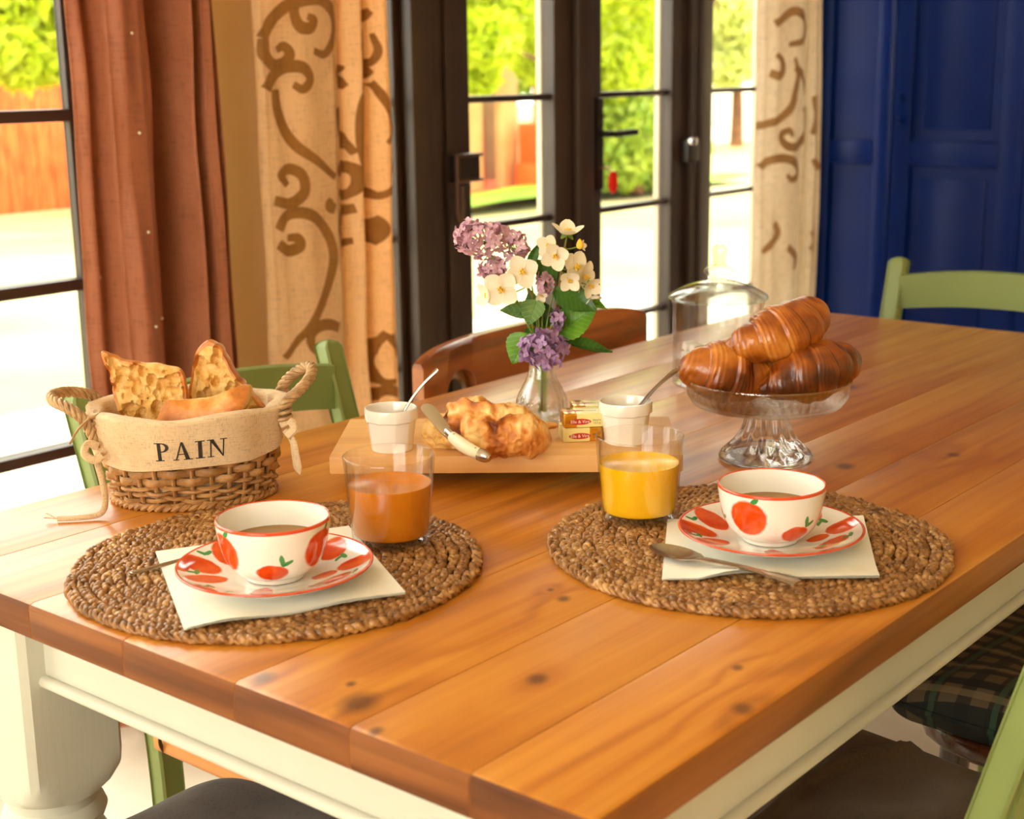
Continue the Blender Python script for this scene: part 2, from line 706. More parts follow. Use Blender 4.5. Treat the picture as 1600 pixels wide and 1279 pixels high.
BARS = [0.240, 0.544, 0.848, 1.151, 1.455, 1.76, 2.06]
w1 = glazed('window_1', -1.6, 0.900, -1.56, 0.872, 0.06, DZ, 0.12, BARS, cols=(-0.96, -0.36, 0.24), depth=0.022, th=0.022, outer=False)
w2 = glazed('window_2', 1.42, 1.73, 1.47, 1.708, 0.0, DZ, 0.12, BARS, depth=0.05, th=0.016)
d1 = glazed('door_1', 1.80, 2.392, 1.962, 2.288, 0.01, DZ - 0.06, 0.16, BARS, th=0.016)
d2 = glazed('door_2', 2.398, 2.93, 2.49, 2.825, 0.01, DZ - 0.06, 0.16, BARS, th=0.016)
w3 = glazed('window_3', 2.992, 3.52, 3.002, 3.375, 0.0, DZ, 0.12, BARS, depth=0.05, th=0.014)
mb = MB().add(box(1.732, 1.798, WY - 0.035, WY + 0.10, 0, DZ, 0.004))
mb.add(box(1.80, 1.835, WY - 0.022, WY, 0.01, DZ - 0.06, 0.004)).add(box(1.87, 1.885, WY - 0.010, WY, 0.01, DZ - 0.06, 0.003))
mb.add(box(2.932, 2.99, WY - 0.03, WY + 0.10, 0, DZ, 0.004)).add(box(2.90, 2.932, WY - 0.02, WY, 0.01, DZ - .06, 0.003))
mb.add(box(1.798, 2.932, WY - 0.02, WY + 0.10, DZ - 0.058, DZ, 0.004))
mb.add(box(2.36, 2.43, WY - 0.022, WY - 0.001, 0.01, DZ - 0.06, 0.005))
struct(mb.build('trim_1', M_frame))

# door hardware on the leaves
mb = MB().add(box(2.452, 2.482, WY - 0.014, WY - 0.001, 0.905, 1.145, 0.005))
hp = mb.build('handle_plate', M_black, d2)
lev = MB().add(tube(np.array([(2.467, WY - .012, 1.052), (2.467, WY - .05, 1.052)]), .009, 10))
lev.add(tube(catmull(np.array([(2.467, WY - .048, 1.052), (2.49, WY - .055, 1.052), (2.54, WY - .055, 1.053), (2.575, WY - .052, 1.053)]), 5), .0085, 10))
lev.build('lever', M_black, hp)
M_keymetal = mat_plain('brass_key', srgb(190, 150, 90), 0.35, metal=0.9)
MB().add(tube(np.array([(2.467, WY - .012, .965), (2.467, WY - .045, .965)]), .0035, 8)).add(lathe([(0, 0), (.011, 0), (.011, .003), (0, .003)], 16), off=(2.467, WY - .05, .955)).build('key', M_keymetal, hp)
M_red = mat_plain('red_plastic', srgb(236, 34, 14), 0.35)
tg = MB().add(prism([(2.470 + .017 * math.cos(a) * (1 if abs(math.sin(a)) < .9 else .8), .928 + .030 * math.sin(a)) for a in np.linspace(0, 2 * PI, 20, endpoint=False)], WY - .055, WY - .048, 'y', .0015))
tg.build('key_tag', M_red, hp)

lk = MB().add(box(1.872, 1.962, WY - 0.03, WY - 0.001, 0.965, 1.03, 0.004))
lk = lk.build('rim_lock', M_black, d1)
lp = MB()
for zz in (1.026, 0.968):
    lp.add(tube(np.array([(1.876, WY - .031, zz), (1.965, WY - .031, zz)]), .0045, 8))
lp.add(tube(np.array([(1.878, WY - .031, 1.028), (1.878, WY - .031, 0.89)]), .0045, 8))
lp.add(tube(catmull(np.array([(1.878, WY - .031, .90), (1.884, WY - .031, .875), (1.894, WY - .031, .885), (1.896, WY - .031, .955)]), 5), .004, 8))
M_bronze = mat_plain('bronze_edge', srgb(96, 70, 55), 0.4, metal=0.5)
lp.build('latch_strap', M_bronze, lk)
bl = MB().add(box(2.868, 2.93, WY - 0.03, WY - 0.001, 0.955, 1.02, 0.004)).build('rim_lock', M_black, d2)
MB().add(lathe([(0, 0), (.012, 0), (.015, .008), (.012, .018), (0, .02)], 18)).build('lock_knob', mat_plain('nickel', srgb(210, 200, 195), 0.25, metal=1.0), bl,
                                                                          loc=(2.872, WY - .03, 1.015), rot=(PI / 2, 0, 0))

# unseen window, added behind the camera to let light in
def plain_window(name, pts_axis, a0, a1, z0, z1, pos):
    mb = MB()
    def bx(p0, p1, q0, q1, t=0.03):
        return box(pos - t, pos + t, p0, p1, q0, q1, .004) if pts_axis == 'y' else box(p0, p1, pos - t, pos + t, q0, q1, .004)
    for p in ((a0, a0 + .05), ((a0 + a1) / 2 - .025, (a0 + a1) / 2 + .025), (a1 - .05, a1)):
        mb.add(bx(p[0], p[1], z0, z1))
    mb.add(bx(a0, a1, z0, z0 + .05)).add(bx(a0, a1, z1 - .05, z1))
    root = struct(mb.build(name, M_frame))
    for p in ((a0 + .05, (a0 + a1) / 2 - .025), ((a0 + a1) / 2 + .025, a1 - .05)):
        MB().add(bx(p[0], p[1], z0 + .05, z1 - .05, .002)).build('pane', M_pane, root)


plain_window('unseen_window', 'y', -1.35, 0.65, 0.75, 2.35, -2.6)

# ------------------------------------------------------------------ the garden beyond the glass
M_ground = mat_plain('dry_ground', srgb(186, 170, 126), 0.95, srgb(160, 156, 92), 0.45, detail=6)
M_terrace = mat_plain('pale_gravel', srgb(206, 198, 180), 0.95, srgb(190, 178, 154), 6.0, detail=8)
M_lawn = mat_plain('lawn', srgb(112, 158, 30), 0.9, srgb(150, 184, 52), 3.0)
gx, gy = np.linspace(-20, 45, 70), np.linspace(1.92, 45, 50)
GX, GY = np.meshgrid(gx, gy, indexing='ij')
nz = Noise(3, 0.6)
GZ = -0.14 + 0.02 * nz(np.stack([GX, GY, 0 * GX], -1))
struct(MB().add(grid(np.stack([GX, GY, GZ], -1))).build('garden_ground', M_ground))
struct(MB().add(box(-6, 8, 1.92, 4.6, -0.16, -0.085, 0.01)).build('terrace', M_terrace))
lx, ly = np.linspace(8.3, 15, 40), np.linspace(8.6, 9.5, 10)
LX, LY = np.meshgrid(lx, ly, indexing='ij')
LZ = -0.09 + 0.03 * nz(np.stack([LX * 3, LY * 3, 0 * LX], -1)) + 0.03
struct(MB().add(grid(np.stack([LX, LY, LZ], -1))).build('lawn_strip', M_lawn))

M_orange_wood = mat_wood('orange_stained_boards', srgb(238, 122, 58), srgb(222, 92, 34), srgb(186, 64, 18), 'z', rough=0.7, coat=0)
M_orange = mat_plain('orange_paint', srgb(226, 84, 16), 0.6, srgb(236, 98, 28), 3)
M_redpaint = mat_plain('red_paint', srgb(146, 40, 14), 0.6, srgb(172, 56, 30), 1.4)
M_cream = mat_plain('cream_timber', srgb(204, 164, 104), 0.7, srgb(216, 180, 122), 3)
M_brownshade = mat_plain('dark_boarding', srgb(120, 84, 44), 0.8, srgb(138, 100, 56), 3)

fence = thing('board_fence', 'tall orange stained board fence at the end of the garden', 'fence', (4.0, 12.6, -0.12))
for i in range(38):
    h = 1.62 + 0.05 * random.uniform(-1, 1)
    MB().add(box(i * .17, i * .17 + .155, 0, 0.03 + .01 * (i % 2), 0, h, .004)).build('plank', M_orange_wood, fence)
for zz in (.35, 1.3):
    MB().add(box(0, 38 * .17, .042, .09, zz, zz + .09, .004)).build('fence_rail', M_orange_wood, fence)

SY = 9.9
def pyb(x0, x1, y0, y1, Y):
    a, b = PY(x0, y1, Y), PY(x1, y0, Y)
    return a[0], b[0], a[2], b[2]
shed = thing('garden_porch', 'timber porch with cream posts and red and orange panels in the garden', 'porch', (11.6, SY, -0.12))
def sh(name, x0, x1, y0, y1, dy0, dy1, m, ground=False, top=None):
    X0, X1, Z0, Z1 = pyb(x0, x1, y0, y1, SY)
    if ground: Z0 = -0.12
    if top: Z1 = top
    return MB().add(box(X0 - 11.6, X1 - 11.6, dy0, dy1, Z0 + .12, Z1 + .12, .01)).build(name, m, shed)
sh('post', 734, 752, 60, 300, 0, .12, M_cream, True, 2.4)
sh('post', 788, 808, 60, 300, 0, .12, M_cream, True, 2.4)
sh('post', 846, 862, 60, 300, 0, .12, M_cream, True, 2.4)
sh('back_wall', 700, 872, 60, 300, .9, .98, M_brownshade, True, 2.4)
sh('red_panel', 752, 790, 186, 300, .3, .36, M_redpaint, True)
sh('orange_box', 800, 846, 190, 300, -.5, -.1, M_orange, True)
sh('orange_box', 785, 803, 252, 300, -.55, -.2, M_orange, True)
sh('roof', 690, 878, 20, 50, -.3, 1.1, M_cream, False, 2.55)
sh('deck', 700, 872, 300, 302, -.6, .9, M_orange_wood, True, -0.06)

X0, X1, Z0, Z1 = pyb(1060, 1260, 150, 260, 13.5)
gw = MB().add(box(X0, X1 + 3, 13.5, 13.9, -.14, 1.25, .02)).add(box(X0 - .05, X1 + 3.05, 13.45, 13.95, 1.25, 1.33, .01))
tag(gw.build('garden_wall', mat_plain('white_render', srgb(240, 232, 214), 0.9)), 'white rendered garden wall seen through the rightmost pane', 'wall')


def leaf_cloud(centers, radii, n, size, seed, squash=0.8):
    r = np.random.default_rng(seed)
    k = r.integers(0, len(centers), n)
    d = r.normal(size=(n, 3))
    d /= np.linalg.norm(d, axis=1, keepdims=True)
    rad = r.uniform(0.35, 1.0, n) ** 0.5
    P = np.asarray(centers)[k] + d * (np.asarray(radii)[k] * rad)[:, None] * np.array([1, 1, squash])
    a = r.normal(size=(n, 3)); a /= np.linalg.norm(a, axis=1, keepdims=True)
    b = np.cross(a, r.normal(size=(n, 3))); b /= np.linalg.norm(b, axis=1, keepdims=True)
    c = np.cross(a, b)
    s = (size * r.uniform(.6, 1.3, n))[:, None]
    tip, base = P + a * s, P - a * s
    l, rr = P + b * s * .45 + c * s * .18, P - b * s * .45 + c * s * .18
    V = np.stack([base, rr, tip, l], 1).reshape(-1, 3)
    I = np.arange(n)[:, None] * 4
    F = np.concatenate([I + np.array([[0, 1, 2]]), I + np.array([[0, 2, 3]])])
    return V, F


def tree(name, label, base, h, centers, radii, n, size, m_leaf, seed, group=None, trunk_r=.12):
    base = np.asarray(base, float)
    t = thing(name, label, 'tree', base)
    C = np.asarray(centers, float) - base
    V, F = leaf_cloud(C, radii, n, size, seed)
    fo = MB().add((V, F)).build('foliage', m_leaf, t, smooth=False)
    fo['kind'] = 'stuff'
    tr = MB().add(tube(catmull(np.array([(0, 0, 0), (.05, .03, h * .4), (-.03, .02, h * .8), C[0]]), 6), np.linspace(trunk_r, trunk_r * .35, 19), 8))
    tr.build('trunk', M_bark, t)
    for c in C[1:5]:
        MB().add(tube(np.array([(0, 0, h * .7), c * .6 + np.array([0, 0, h * .28]), c]), [trunk_r * .4, trunk_r * .3, .02], 6)).build('branch', M_bark, t)
    return t


M_bark = mat_plain('bark', srgb(120, 78, 44), 0.9, srgb(90, 58, 34), 9)
M_lf_yel = mat_leaf('sunlit_leaf', srgb(176, 196, 24), srgb(206, 214, 60), 0.55)
M_lf_mid = mat_leaf('hedge_leaf', srgb(132, 164, 44), srgb(178, 190, 74), 0.45)
M_lf_pale = mat_leaf('pale_leaf', srgb(196, 206, 110), srgb(224, 222, 150), 0.5)

TY = 8.0
tree('walnut_tree', 'leafy yellow-green tree whose branches hang behind the french doors', (PY(905, 300, TY)[0], TY, -.12), 1.8,
     [PY(820, 30, TY), PY(770, -30, TY), PY(760, 60, TY - .3), PY(840, 100, TY + .4), PY(880, -20, TY), PY(750, 120, TY), PY(980, 40, TY + .6), PY(1000, -40, TY), PY(960, 110, TY + .4), PY(1030, 90, TY + .6), PY(850, -60, TY), PY(800, -170, TY), PY(920, -200, TY), PY(1040, -170, TY), PY(700, -120, TY), PY(860, -330, TY), PY(760, -300, TY)],
     [.38, .42, .30, .22, .45, .16, .5, .5, .4, .4, .6, .7, .7, .7, .6, .8, .8], 11000, .085, M_lf_yel, 11, trunk_r=.06)
tree('hazel_bush', 'dense green bush low behind the door handle', (PY(990, 290, 8.6)[0], 8.6, -.12), .6,
     [PY(990, 215, 8.6), PY(950, 190, 8.6), PY(1040, 190, 8.7), PY(960, 250, 8.6), PY(1020, 250, 8.6), PY(1060, 235, 8.7)], [.55, .5, .5, .42, .45, .4], 5200, .07, M_lf_mid, 12)
tree('maple_tree', 'tree with orange-tinted leaves overhanging the board fence', (6.4, 11.6, -.12), 1.8,
     [PY(40, 30, 11.2), PY(10, -30, 11.2), PY(90, 20, 11.4), PY(30, 95, 11.0), PY(75, 85, 11.0), PY(0, 70, 11.0), PY(60, -50, 11.2)], [.5, .6, .45, .26, .3, .3, .7], 3000, .13, M_lf_yel, 13)
tree('lime_tree', 'pale tree above the white garden wall', (PY(1150, 250, 12.6)[0], 12.6, -.12), 2.0,
     [PY(1150, 40, 12.6), PY(1110, -20, 12.6), PY(1190, 10, 12.6), PY(1140, 100, 12.6), PY(1230, -30, 12.6)], [.7, .8, .8, .5, .9], 3200, .12, M_lf_pale, 14)
for i, (x, y, lab, m) in enumerate(((-6.5, 18.5, 'broad tree far behind the left end of the fence', M_lf_mid), (3.0, 20.5, 'tall tree far behind the orange fence', M_lf_pale),
                                   (12.0, 19.5, 'round tree standing behind the timber porch', M_lf_mid), (21.0, 20, 'wide tree behind the gap between porch and wall', M_lf_mid),
                                   (30.0, 21, 'big pale tree behind the white garden wall', M_lf_pale), (39.5, 19, 'far tree beyond the right end of the garden', M_lf_mid))):
    cs = [(x + 2.2 * math.cos(a), y + 1.2 * math.sin(a), zc) for a, zc in zip(np.linspace(0, 5.6, 7), (2.2, 3.4, 4.4, 2.8, 5.0, 3.9, 2.0))]
    tree('garden_tree', lab, (x, y, -.12), 2.6, [(x, y, 4.2)] + cs + [(x + 1, y, 1.2), (x - 1.2, y, 1.3)], [2.3] + [1.8] * 7 + [1.5, 1.6], 9000, .30, m, 20 + i)

# ================================================================== CUPBOARD
M_blue = mat_plain('gloss_blue_paint', srgb(0, 27, 94), 0.3, srgb(0, 34, 110), 2.5, spec=0.16, coat=0.0)
CX = 3.60
cup_y = [0.24, 0.665, 1.09, 1.505, 1.76]
cb = thing('panelled_cupboard', 'tall glossy blue panelled cupboard behind the far green chair', 'cupboard', (CX, 1.0, 0))
mb = MB()
mb.add(box(0.03, 0.15, cup_y[0] - 1, cup_y[-1] - 1, 0, 2.45, .004))
mb.add(box(-0.012, 0.03, cup_y[0] - 1, cup_y[-1] - 1, 0, 0.10, .004)).add(box(-0.03, 0.15, cup_y[0] - 1.03, cup_y[-1] - 1, 2.45, 2.53, .008))
mb.build('carcass', M_blue, cb)
for i in range(4):
    y0, y1 = cup_y[i] - 1 + .004, cup_y[i + 1] - 1 - .004
    s = .065 if i < 3 else .05
    d = MB()
    zr = [0.11, 0.20, 0.905, 0.985, 2.36, 2.44]
    x0, x1 = (-.004, .028)
    d.add(box(x0, x1, y0, y0 + s, .11, 2.44, .004)).add(box(x0, x1, y1 - s, y1, .11, 2.44, .004))
    for a, b in ((.11, .20), (.915, .99), (2.36, 2.44)):
        d.add(box(x0, x1, y0 + s, y1 - s, a, b, .004))
    dr = d.build('door', M_blue, cb)
    for a, b in ((.20, .915), (.99, 2.36)):
        p = MB().add(box(.014, .026, y0 + s, y1 - s, a, b))
        if i < 3:
            p.add(box(.008, .02, y0 + s + .035, y1 - s - .035, a + .035, b - .035, .006))
        p.build('panel', M_blue, dr)
    for yy, w in ((y0, .006), (y1, .006)):
        MB().add(tube(np.array([(x0 - .001, yy, .11), (x0 - .001, yy, 2.44)]), w, 8)).build('edge_bead', M_blue, dr)
    if i < 3:
        for zz in (1.12, 1.05):
            MB().add(lathe([(0, 0), (.006, 0), (.007, .008), (.012, .014), (.010, .022), (0, .024)], 14)).build('knob', M_blue, dr, loc=(x0, y1 - s / 2, zz), rot=(0, -PI / 2, 0))

# ================================================================== CURTAINS
def curtain(name, label, x0, x1, y0, fold, m, z0=0.03, z1=2.42, nu=260, nv=70, sway=None, thick=.0016):
    u = np.linspace(0, 1, nu)
    z = np.linspace(z0, z1, nv)
    U, Z = np.meshgrid(u, z, indexing='ij')
    def S(U, Z):
        X = x0 + (x1 - x0) * U
        dx, dy = fold(U, Z)
        return np.stack([X + dx, y0 + dy, Z], -1)
    P = S(U, Z)
    t = thing(name, label, 'curtain', (x0, y0, z0))
    org = np.array([x0, y0, z0])
    back = P + np.array([0, thick, 0])
    mb = MB().add(grid(P - org)).add((lambda vf: (vf[0], vf[1][:, ::-1].copy()))(grid(back - org)))
    for k in (0, nu - 1):
        e = np.stack([P[k], back[k]], 0)
        vf = grid(e - org)
        mb.add(vf if k else (vf[0], vf[1][:, ::-1].copy()))
    mb.build('cloth', m, t, sharp=None)
    # header and rod are above the frame
    mb = MB().add(tube(np.array([(x0 - .015, y0, z1 + .02), (x1 + .015, y0, z1 + .02)]) - org, .013, 12))
    mb.build('rod', M_black, t)
    return t, S, org


def lerp_profile(xs, ys):
    xs, ys = np.array(xs), np.array(ys)
    def f(U):
        # smooth cosine interpolation
        i = np.clip(np.searchsorted(xs, U, side='right') - 1, 0, len(xs) - 2)
        t = (U - xs[i]) / (xs[i + 1] - xs[i])
        t = np.clip(t, 0, 1)
        t = t * t * (3 - 2 * t)
        return ys[i] * (1 - t) + ys[i + 1] * t
    return f


M_brown_cloth = mat_fabric('copper_brown_silk', srgb(172, 104, 72), srgb(190, 124, 92), 700, trans=0.28, rough=0.42, nscale=5)
M_beige_cloth = mat_fabric('beige_linen', srgb(240, 202, 150), srgb(246, 214, 168), 800, trans=0.36, rough=0.9, nscale=5)
M_white_cloth = mat_fabric('white_linen', srgb(240, 226, 206), srgb(248, 238, 222), 800, trans=0.3, rough=0.9, nscale=5)
M_scroll = mat_fabric('bronze_scroll_print', srgb(156, 108, 50), srgb(170, 120, 60), 800, trans=0.25, rough=0.6, nscale=12)
M_scroll_pale = mat_fabric('tan_scroll_print', srgb(176, 138, 92), srgb(192, 152, 104), 800, trans=0.15, rough=0.7, nscale=12)

# copper-brown curtain beside the tall window
bx0, bx1 = PY(117, 300, 1.69)[0], PY(354, 300, 1.69)[0]
pb = lerp_profile([0, .05, .12, .2, .3, .42, .52, .56, .62, .70, .745, .80, .86, .90, .95, 1.0],
                  [-.012, -.022, .012, -.03, -.045, -.04, -.015, .06, .07, -.045, .06, -.03, -.035, .055, -.02, .03])
nzc = Noise(5, 5.0, 3)
def fold_b(U, Z):
    w = 0.95 + 0.22 * (1 - (Z / 2.4))
    n = nzc(np.stack([U * 2, Z * 1.2, 0 * U], -1))
    return 0.012 * np.sin(U * 9 + Z * .8) + .010 * (U - .5) * (1.2 - Z), pb(U) * w + 0.006 * n
bc, Sb, orgb = curtain('silk_curtain', 'copper-brown curtain dotted with tiny beads beside the tall window', bx0, bx1, 1.70, fold_b, M_brown_cloth)
M_bead = mat_plain('glass_bead', srgb(255, 236, 205), 0.15, spec=0.9)
for (px, py) in ((148, 133), (161, 287), (175, 438), (210, 52), (221, 207), (234, 361), (252, 51), (262, 202), (268, 354), (274, 498), (245, 508), (186, 560)):
    q = PY(px, py, 1.66)
    u = float(np.clip((q[0] - bx0) / (bx1 - bx0), 0.03, .97))
    p = Sb(np.array([u]), np.array([q[2]]))[0] - orgb
    MB().add(lathe([(0, -.003), (.0022, -.0018), (.003, 0), (.0022, .0018), (0, .003)], 10)).build('bead', M_bead, bc, loc=p + np.array([0, -.002, 0]))


def ribbon_print(parent, S, org, x0, x1, y0, strokes, m, width, off=.0022, k=9):
    """flat printed strokes lying on the curtain cloth; strokes are photo outlines carried to the cloth's plane"""
    for st in strokes:
        wsc = 1.0
        if isinstance(st, tuple):
            st, wsc = st
        pts = np.array([PY(a, b, y0) for a, b in st])[:, [0, 2]]
        c = catmull(pts, k)
        d = np.gradient(c, axis=0)
        nrm = np.stack([-d[:, 1], d[:, 0]], 1) / (np.linalg.norm(d, axis=1, keepdims=True) + 1e-9)
        s = np.linspace(0, 1, len(c))
        if wsc >= 2:
            w = width * 1.9 * np.sin(np.pi * s) ** .8 + 1e-4
        else:
            w = width * wsc * (0.55 + 0.45 * np.sin(np.pi * np.clip(s * .8 + .2, 0, 1)))
        rows = []
        for e in np.linspace(-1, 1, 15):
            q = c + nrm * (w * e / 2)[:, None]
            U = np.clip((q[:, 0] - x0) / (x1 - x0), 0.004, 0.996)
            e2 = 1e-3
            A = S(U, q[:, 1])
            du = S(np.clip(U + e2, 0, 1), q[:, 1]) - S(np.clip(U - e2, 0, 1), q[:, 1])
            dz = S(U, q[:, 1] + e2) - S(U, q[:, 1] - e2)
            nn = np.cross(du, dz)
            nn /= np.linalg.norm(nn, axis=1, keepdims=True) + 1e-12
            rows.append(A + nn * off)
        P = np.stack(rows, 1) - org
        MB().add(grid(P)).build('scroll_print', m, parent, sharp=None)


def Z6(*p): return [(.4 * a, .4 * b) for a, b in p]
def Z3(*p): return [(440 + .25 * a, 320 + .25 * b) for a, b in p]
def Z8(*p): return [(900 + .25 * a, 100 + .25 * b) for a, b in p]

# beige scroll curtain between wall and french doors
px0, px1 = PY(408, 250, 1.70)[0], PY(612, 250, 1.70)[0]
pp = lerp_profile([0, .03, .10, .30, .50, .57, .60, .63, .70, .755, .785, .82, .90, .97, 1.0],
                  [.012, -.004, -.012, -.03, -.028, -.01, .045, .0, -.03, -.005, .05, -.005, -.025, -.005, .03])
def fold_p(U, Z):
    n = nzc(np.stack([U * 2 + 5, Z * 1.2, 0 * U], -1))
    return .006 * np.sin(U * 8 + Z), pp(U) * (.8 + .12 * (1.3 - Z)) + 0.005 * n
pc, Sp, orgp = curtain('scroll_curtain', 'beige curtain with bronze scroll print left of the french doors', px0, px1, 1.70, fold_p, M_beige_cloth)
strokes = [Z6((1028, 150), (1050, 85), (1090, 35), (1150, 5), (1230, 0), (1285, 55), (1292, 140), (1255, 210), (1205, 200)),
           Z6((1135, 10), (1135, 60), (1155, 105), (1190, 110), (1205, 80), (1180, 65)),
           Z6((1032, 150), (1036, 215), (1065, 255), (1105, 245), (1122, 210), (1100, 180), (1075, 195)),
           Z6((1040, 350), (1065, 295), (1110, 262), (1165, 265), (1190, 310), (1165, 348), (1135, 330)),
           Z6((1072, 350), (1080, 430), (1105, 510), (1150, 575), (1225, 630), (1300, 690)),
           Z6((1070, 785), (1125, 795), (1172, 750), (1165, 685), (1120, 660), (1090, 685), (1112, 725)),
           Z6((1300, 815), (1275, 800), (1285, 775)),
           Z6((1085, 955), (1120, 980), (1158, 960), (1150, 930), (1115, 930)),
           Z6((1085, 900), (1110, 845), (1165, 830), (1225, 855), (1275, 920), (1292, 1000), (1275, 1090), (1240, 1180), (1195, 1275), (1150, 1330), (1110, 1400)),
           Z3((340, 760), (270, 740), (200, 755), (155, 810), (160, 880), (200, 930)),
           Z6((1318, 420), (1335, 500), (1385, 600)),
           Z6((1322, 680), (1350, 648), (1390, 670), (1392, 730), (1358, 768), (1325, 745)),
           Z6((1392, 812), (1345, 835), (1328, 890), (1350, 950), (1392, 940)),
           Z6((1345, 250), (1330, 290), (1360, 340)),
           (Z6((1445, 40), (1412, 100), (1395, 170), (1405, 225), (1445, 245), (1465, 200), (1450, 130)), .8),
           (Z6((1450, 270), (1410, 340), (1395, 430), (1400, 580), (1425, 700), (1470, 765), (1515, 720), (1525, 640)), .8),
           (Z6((1450, 320), (1495, 420), (1515, 510), (1490, 560)), .8),
           (Z6((1475, 840), (1475, 900), (1475, 960)), 2.0),
           (Z3((650, 800), (610, 880), (590, 960), (600, 1050), (640, 1110), (690, 1100)), .9),
           (Z3((660, 820), (700, 890), (715, 950)), .9),
           Z3((720, 1180), (650, 1160), (600, 1220), (590, 1290))]
ribbon_print(pc, Sp, orgp, px0, px1, 1.69, strokes, M_scroll, .024)

# pale scroll curtain at the right end of the glazing
QY = 1.645
qx0, qx1 = PY(1189, 250, QY)[0], PY(1282, 250, QY)[0]
pq = lerp_profile([0, .04, .15, .40, .58, .66, .74, .80, .86, .93, 1.0],
                  [.02, .0, -.02, -.03, -.02, .03, -.01, -.02, .03, -.01, .01])
def fold_q(U, Z):
    n = nzc(np.stack([U * 2 + 9, Z * 1.2, 0 * U], -1))
    return .005 * np.sin(U * 8 + Z * 2), pq(U) + 0.005 * n
qc, Sq, orgq = curtain('scroll_curtain', 'pale curtain with faint tan scrolls beside the blue cupboard', qx0, qx1, QY, fold_q, M_white_cloth, nu=160)
qs = [Z8((1180, 390), (1260, 340), (1310, 270), (1330, 170), (1345, 60), (1330, -40)),
      Z8((1220, 55), (1250, 75), (1270, 40), (1265, -20), (1240, -60)),
      Z8((1330, 20), (1380, 80), (1415, 160), (1440, 240)),
      Z8((1400, 270), (1420, 350), (1400, 450), (1350, 510), (1290, 510), (1265, 450), (1300, 415), (1315, 450)),
      Z8((1185, 650), (1220, 600), (1290, 590), (1340, 630), (1350, 690), (1310, 720), (1285, 690)),
      Z8((1480, 200), (1490, 320), (1470, 440)), Z8((1465, 620), (1500, 600), (1515, 660)),
      Z8((1230, 990), (1245, 1060), (1210, 1130), (1180, 1180)), Z8((1290, 1140), (1340, 1200), (1330, 1280)), Z8((1460, 1040), (1480, 1100), (1450, 1160)),
      Z8((1240, -250), (1330, -330), (1400, -250), (1380, -150), (1300, -120))]
ribbon_print(qc, Sq, orgq, qx0, qx1, QY - .01, qs, M_scroll_pale, .026)

# ================================================================== TABLE
TH, TL, TW = 0.76, 1.833, 0.909
KN = [(.034, .243, .022), (.0545, .273, .006), (.008, .2, .008), (.150, .165, .012), (.301, .255, .009), (.312, .278, .005), (.2, .012, .012),
      (.263, .054, .007), (.02, .335, .014), (.85, .258, .016), (.975, .178, .012), (.205, .62, .01), (1.25, .45, .014), (1.5, .2, .012)]
M_top = mat_wood('waxed_pine_top', srgb(208, 140, 46), srgb(186, 112, 27), srgb(126, 68, 9), 'x', rough=0.34, coat=0.35, ring=8.0, streak=0.58, knots=KN, spec=0.5)
M_end = mat_wood('pine_end_grain', srgb(142, 84, 34), srgb(108, 58, 18), srgb(62, 30, 8), 'y', rough=0.58, coat=0.0, ring=9.0, streak=0.8, spec=.3)
M_edge = mat_wood('worn_pine_edge', srgb(160, 96, 32), srgb(130, 72, 18), srgb(84, 42, 8), 'x', rough=0.36, coat=0.25, ring=7.0, streak=0.6)
M_white = mat_painted('white_painted_wood', srgb(206, 207, 192), srgb(170, 156, 128), 0.5, 0.72, 9.0)
tb = thing('farmhouse_table', 'long farmhouse table with honey-coloured plank top and white painted base', 'table', (0, 0, 0))
ys = [0, .105, .22, .348, .49, .628, .768, TW]
for i in range(7):
    a, b = ys[i] + (.0004 if i else 0), ys[i + 1] - (.0004 if i < 6 else 0)
    oy0, oy1 = (i == 0), (i == 6)
    z0, z1 = TH - .036, TH
    def ring(x, d):
        """cross-section with rounded outer arris, inset by d at the plank ends"""
        out = []
        for (y, z, sy, sz, r, ins) in ((a, z0, 1, 1, .006 if oy0 else .0003, oy0), (b, z0, -1, 1, .006 if oy1 else .0003, oy1), (b, z1, -1, -1, .006 if oy1 else .0003, oy1), (a, z1, 1, -1, .006 if oy0 else .0003, oy0)):
            qs = np.linspace(0, PI / 2, 5)
            c = [(x, y + sy * ((d if ins else 0) + r * (1 - math.cos(q))), z + sz * (d + r * (1 - math.sin(q)))) for q in qs]
            out += c if sy * sz > 0 else c[::-1]
        return out
    secs = [(0, .006), (.0006, .0033), (.002, .0014), (.006, 0), (TL - .006, 0), (TL - .002, .0014), (TL - .0006, .0033), (TL, .006)]
    P = np.array([ring(x, d) for x, d in secs])
    V, F = grid(P, cv=True)
    k = P.shape[1]
    F = [tuple(f) for f in F.tolist()] + [tuple(range(k)), tuple(reversed(range(len(V) - k, len(V))))]
    nn0 = np.cross(V[F[3 * k + 2][1]] - V[F[3 * k + 2][0]], V[F[3 * k + 2][2]] - V[F[3 * k + 2][1]])
    ctr = V.mean(0)
    if nn0 @ (V[list(F[3 * k + 2])].mean(0) - ctr) < 0:
        F = [tuple(reversed(f)) for f in F]
    mi = []
    for f in F:
        p = V[list(f)]
        nn = np.cross(p[1] - p[0], p[2] - p[1])
        nn = nn / (np.linalg.norm(nn) + 1e-12)
        mi.append(1 if abs(nn[0]) > .75 else (2 if (abs(nn[1]) > .8 and i in (0, 6)) else 0))
    pm = MB()
    pm.V, pm.F, pm.M, pm.n = [V], [F], [np.array(mi)], len(V)
    pm.build('plank', [M_top, M_end, M_edge], tb, sharp=25)
BX, BY, BZ = .055, .040, .642
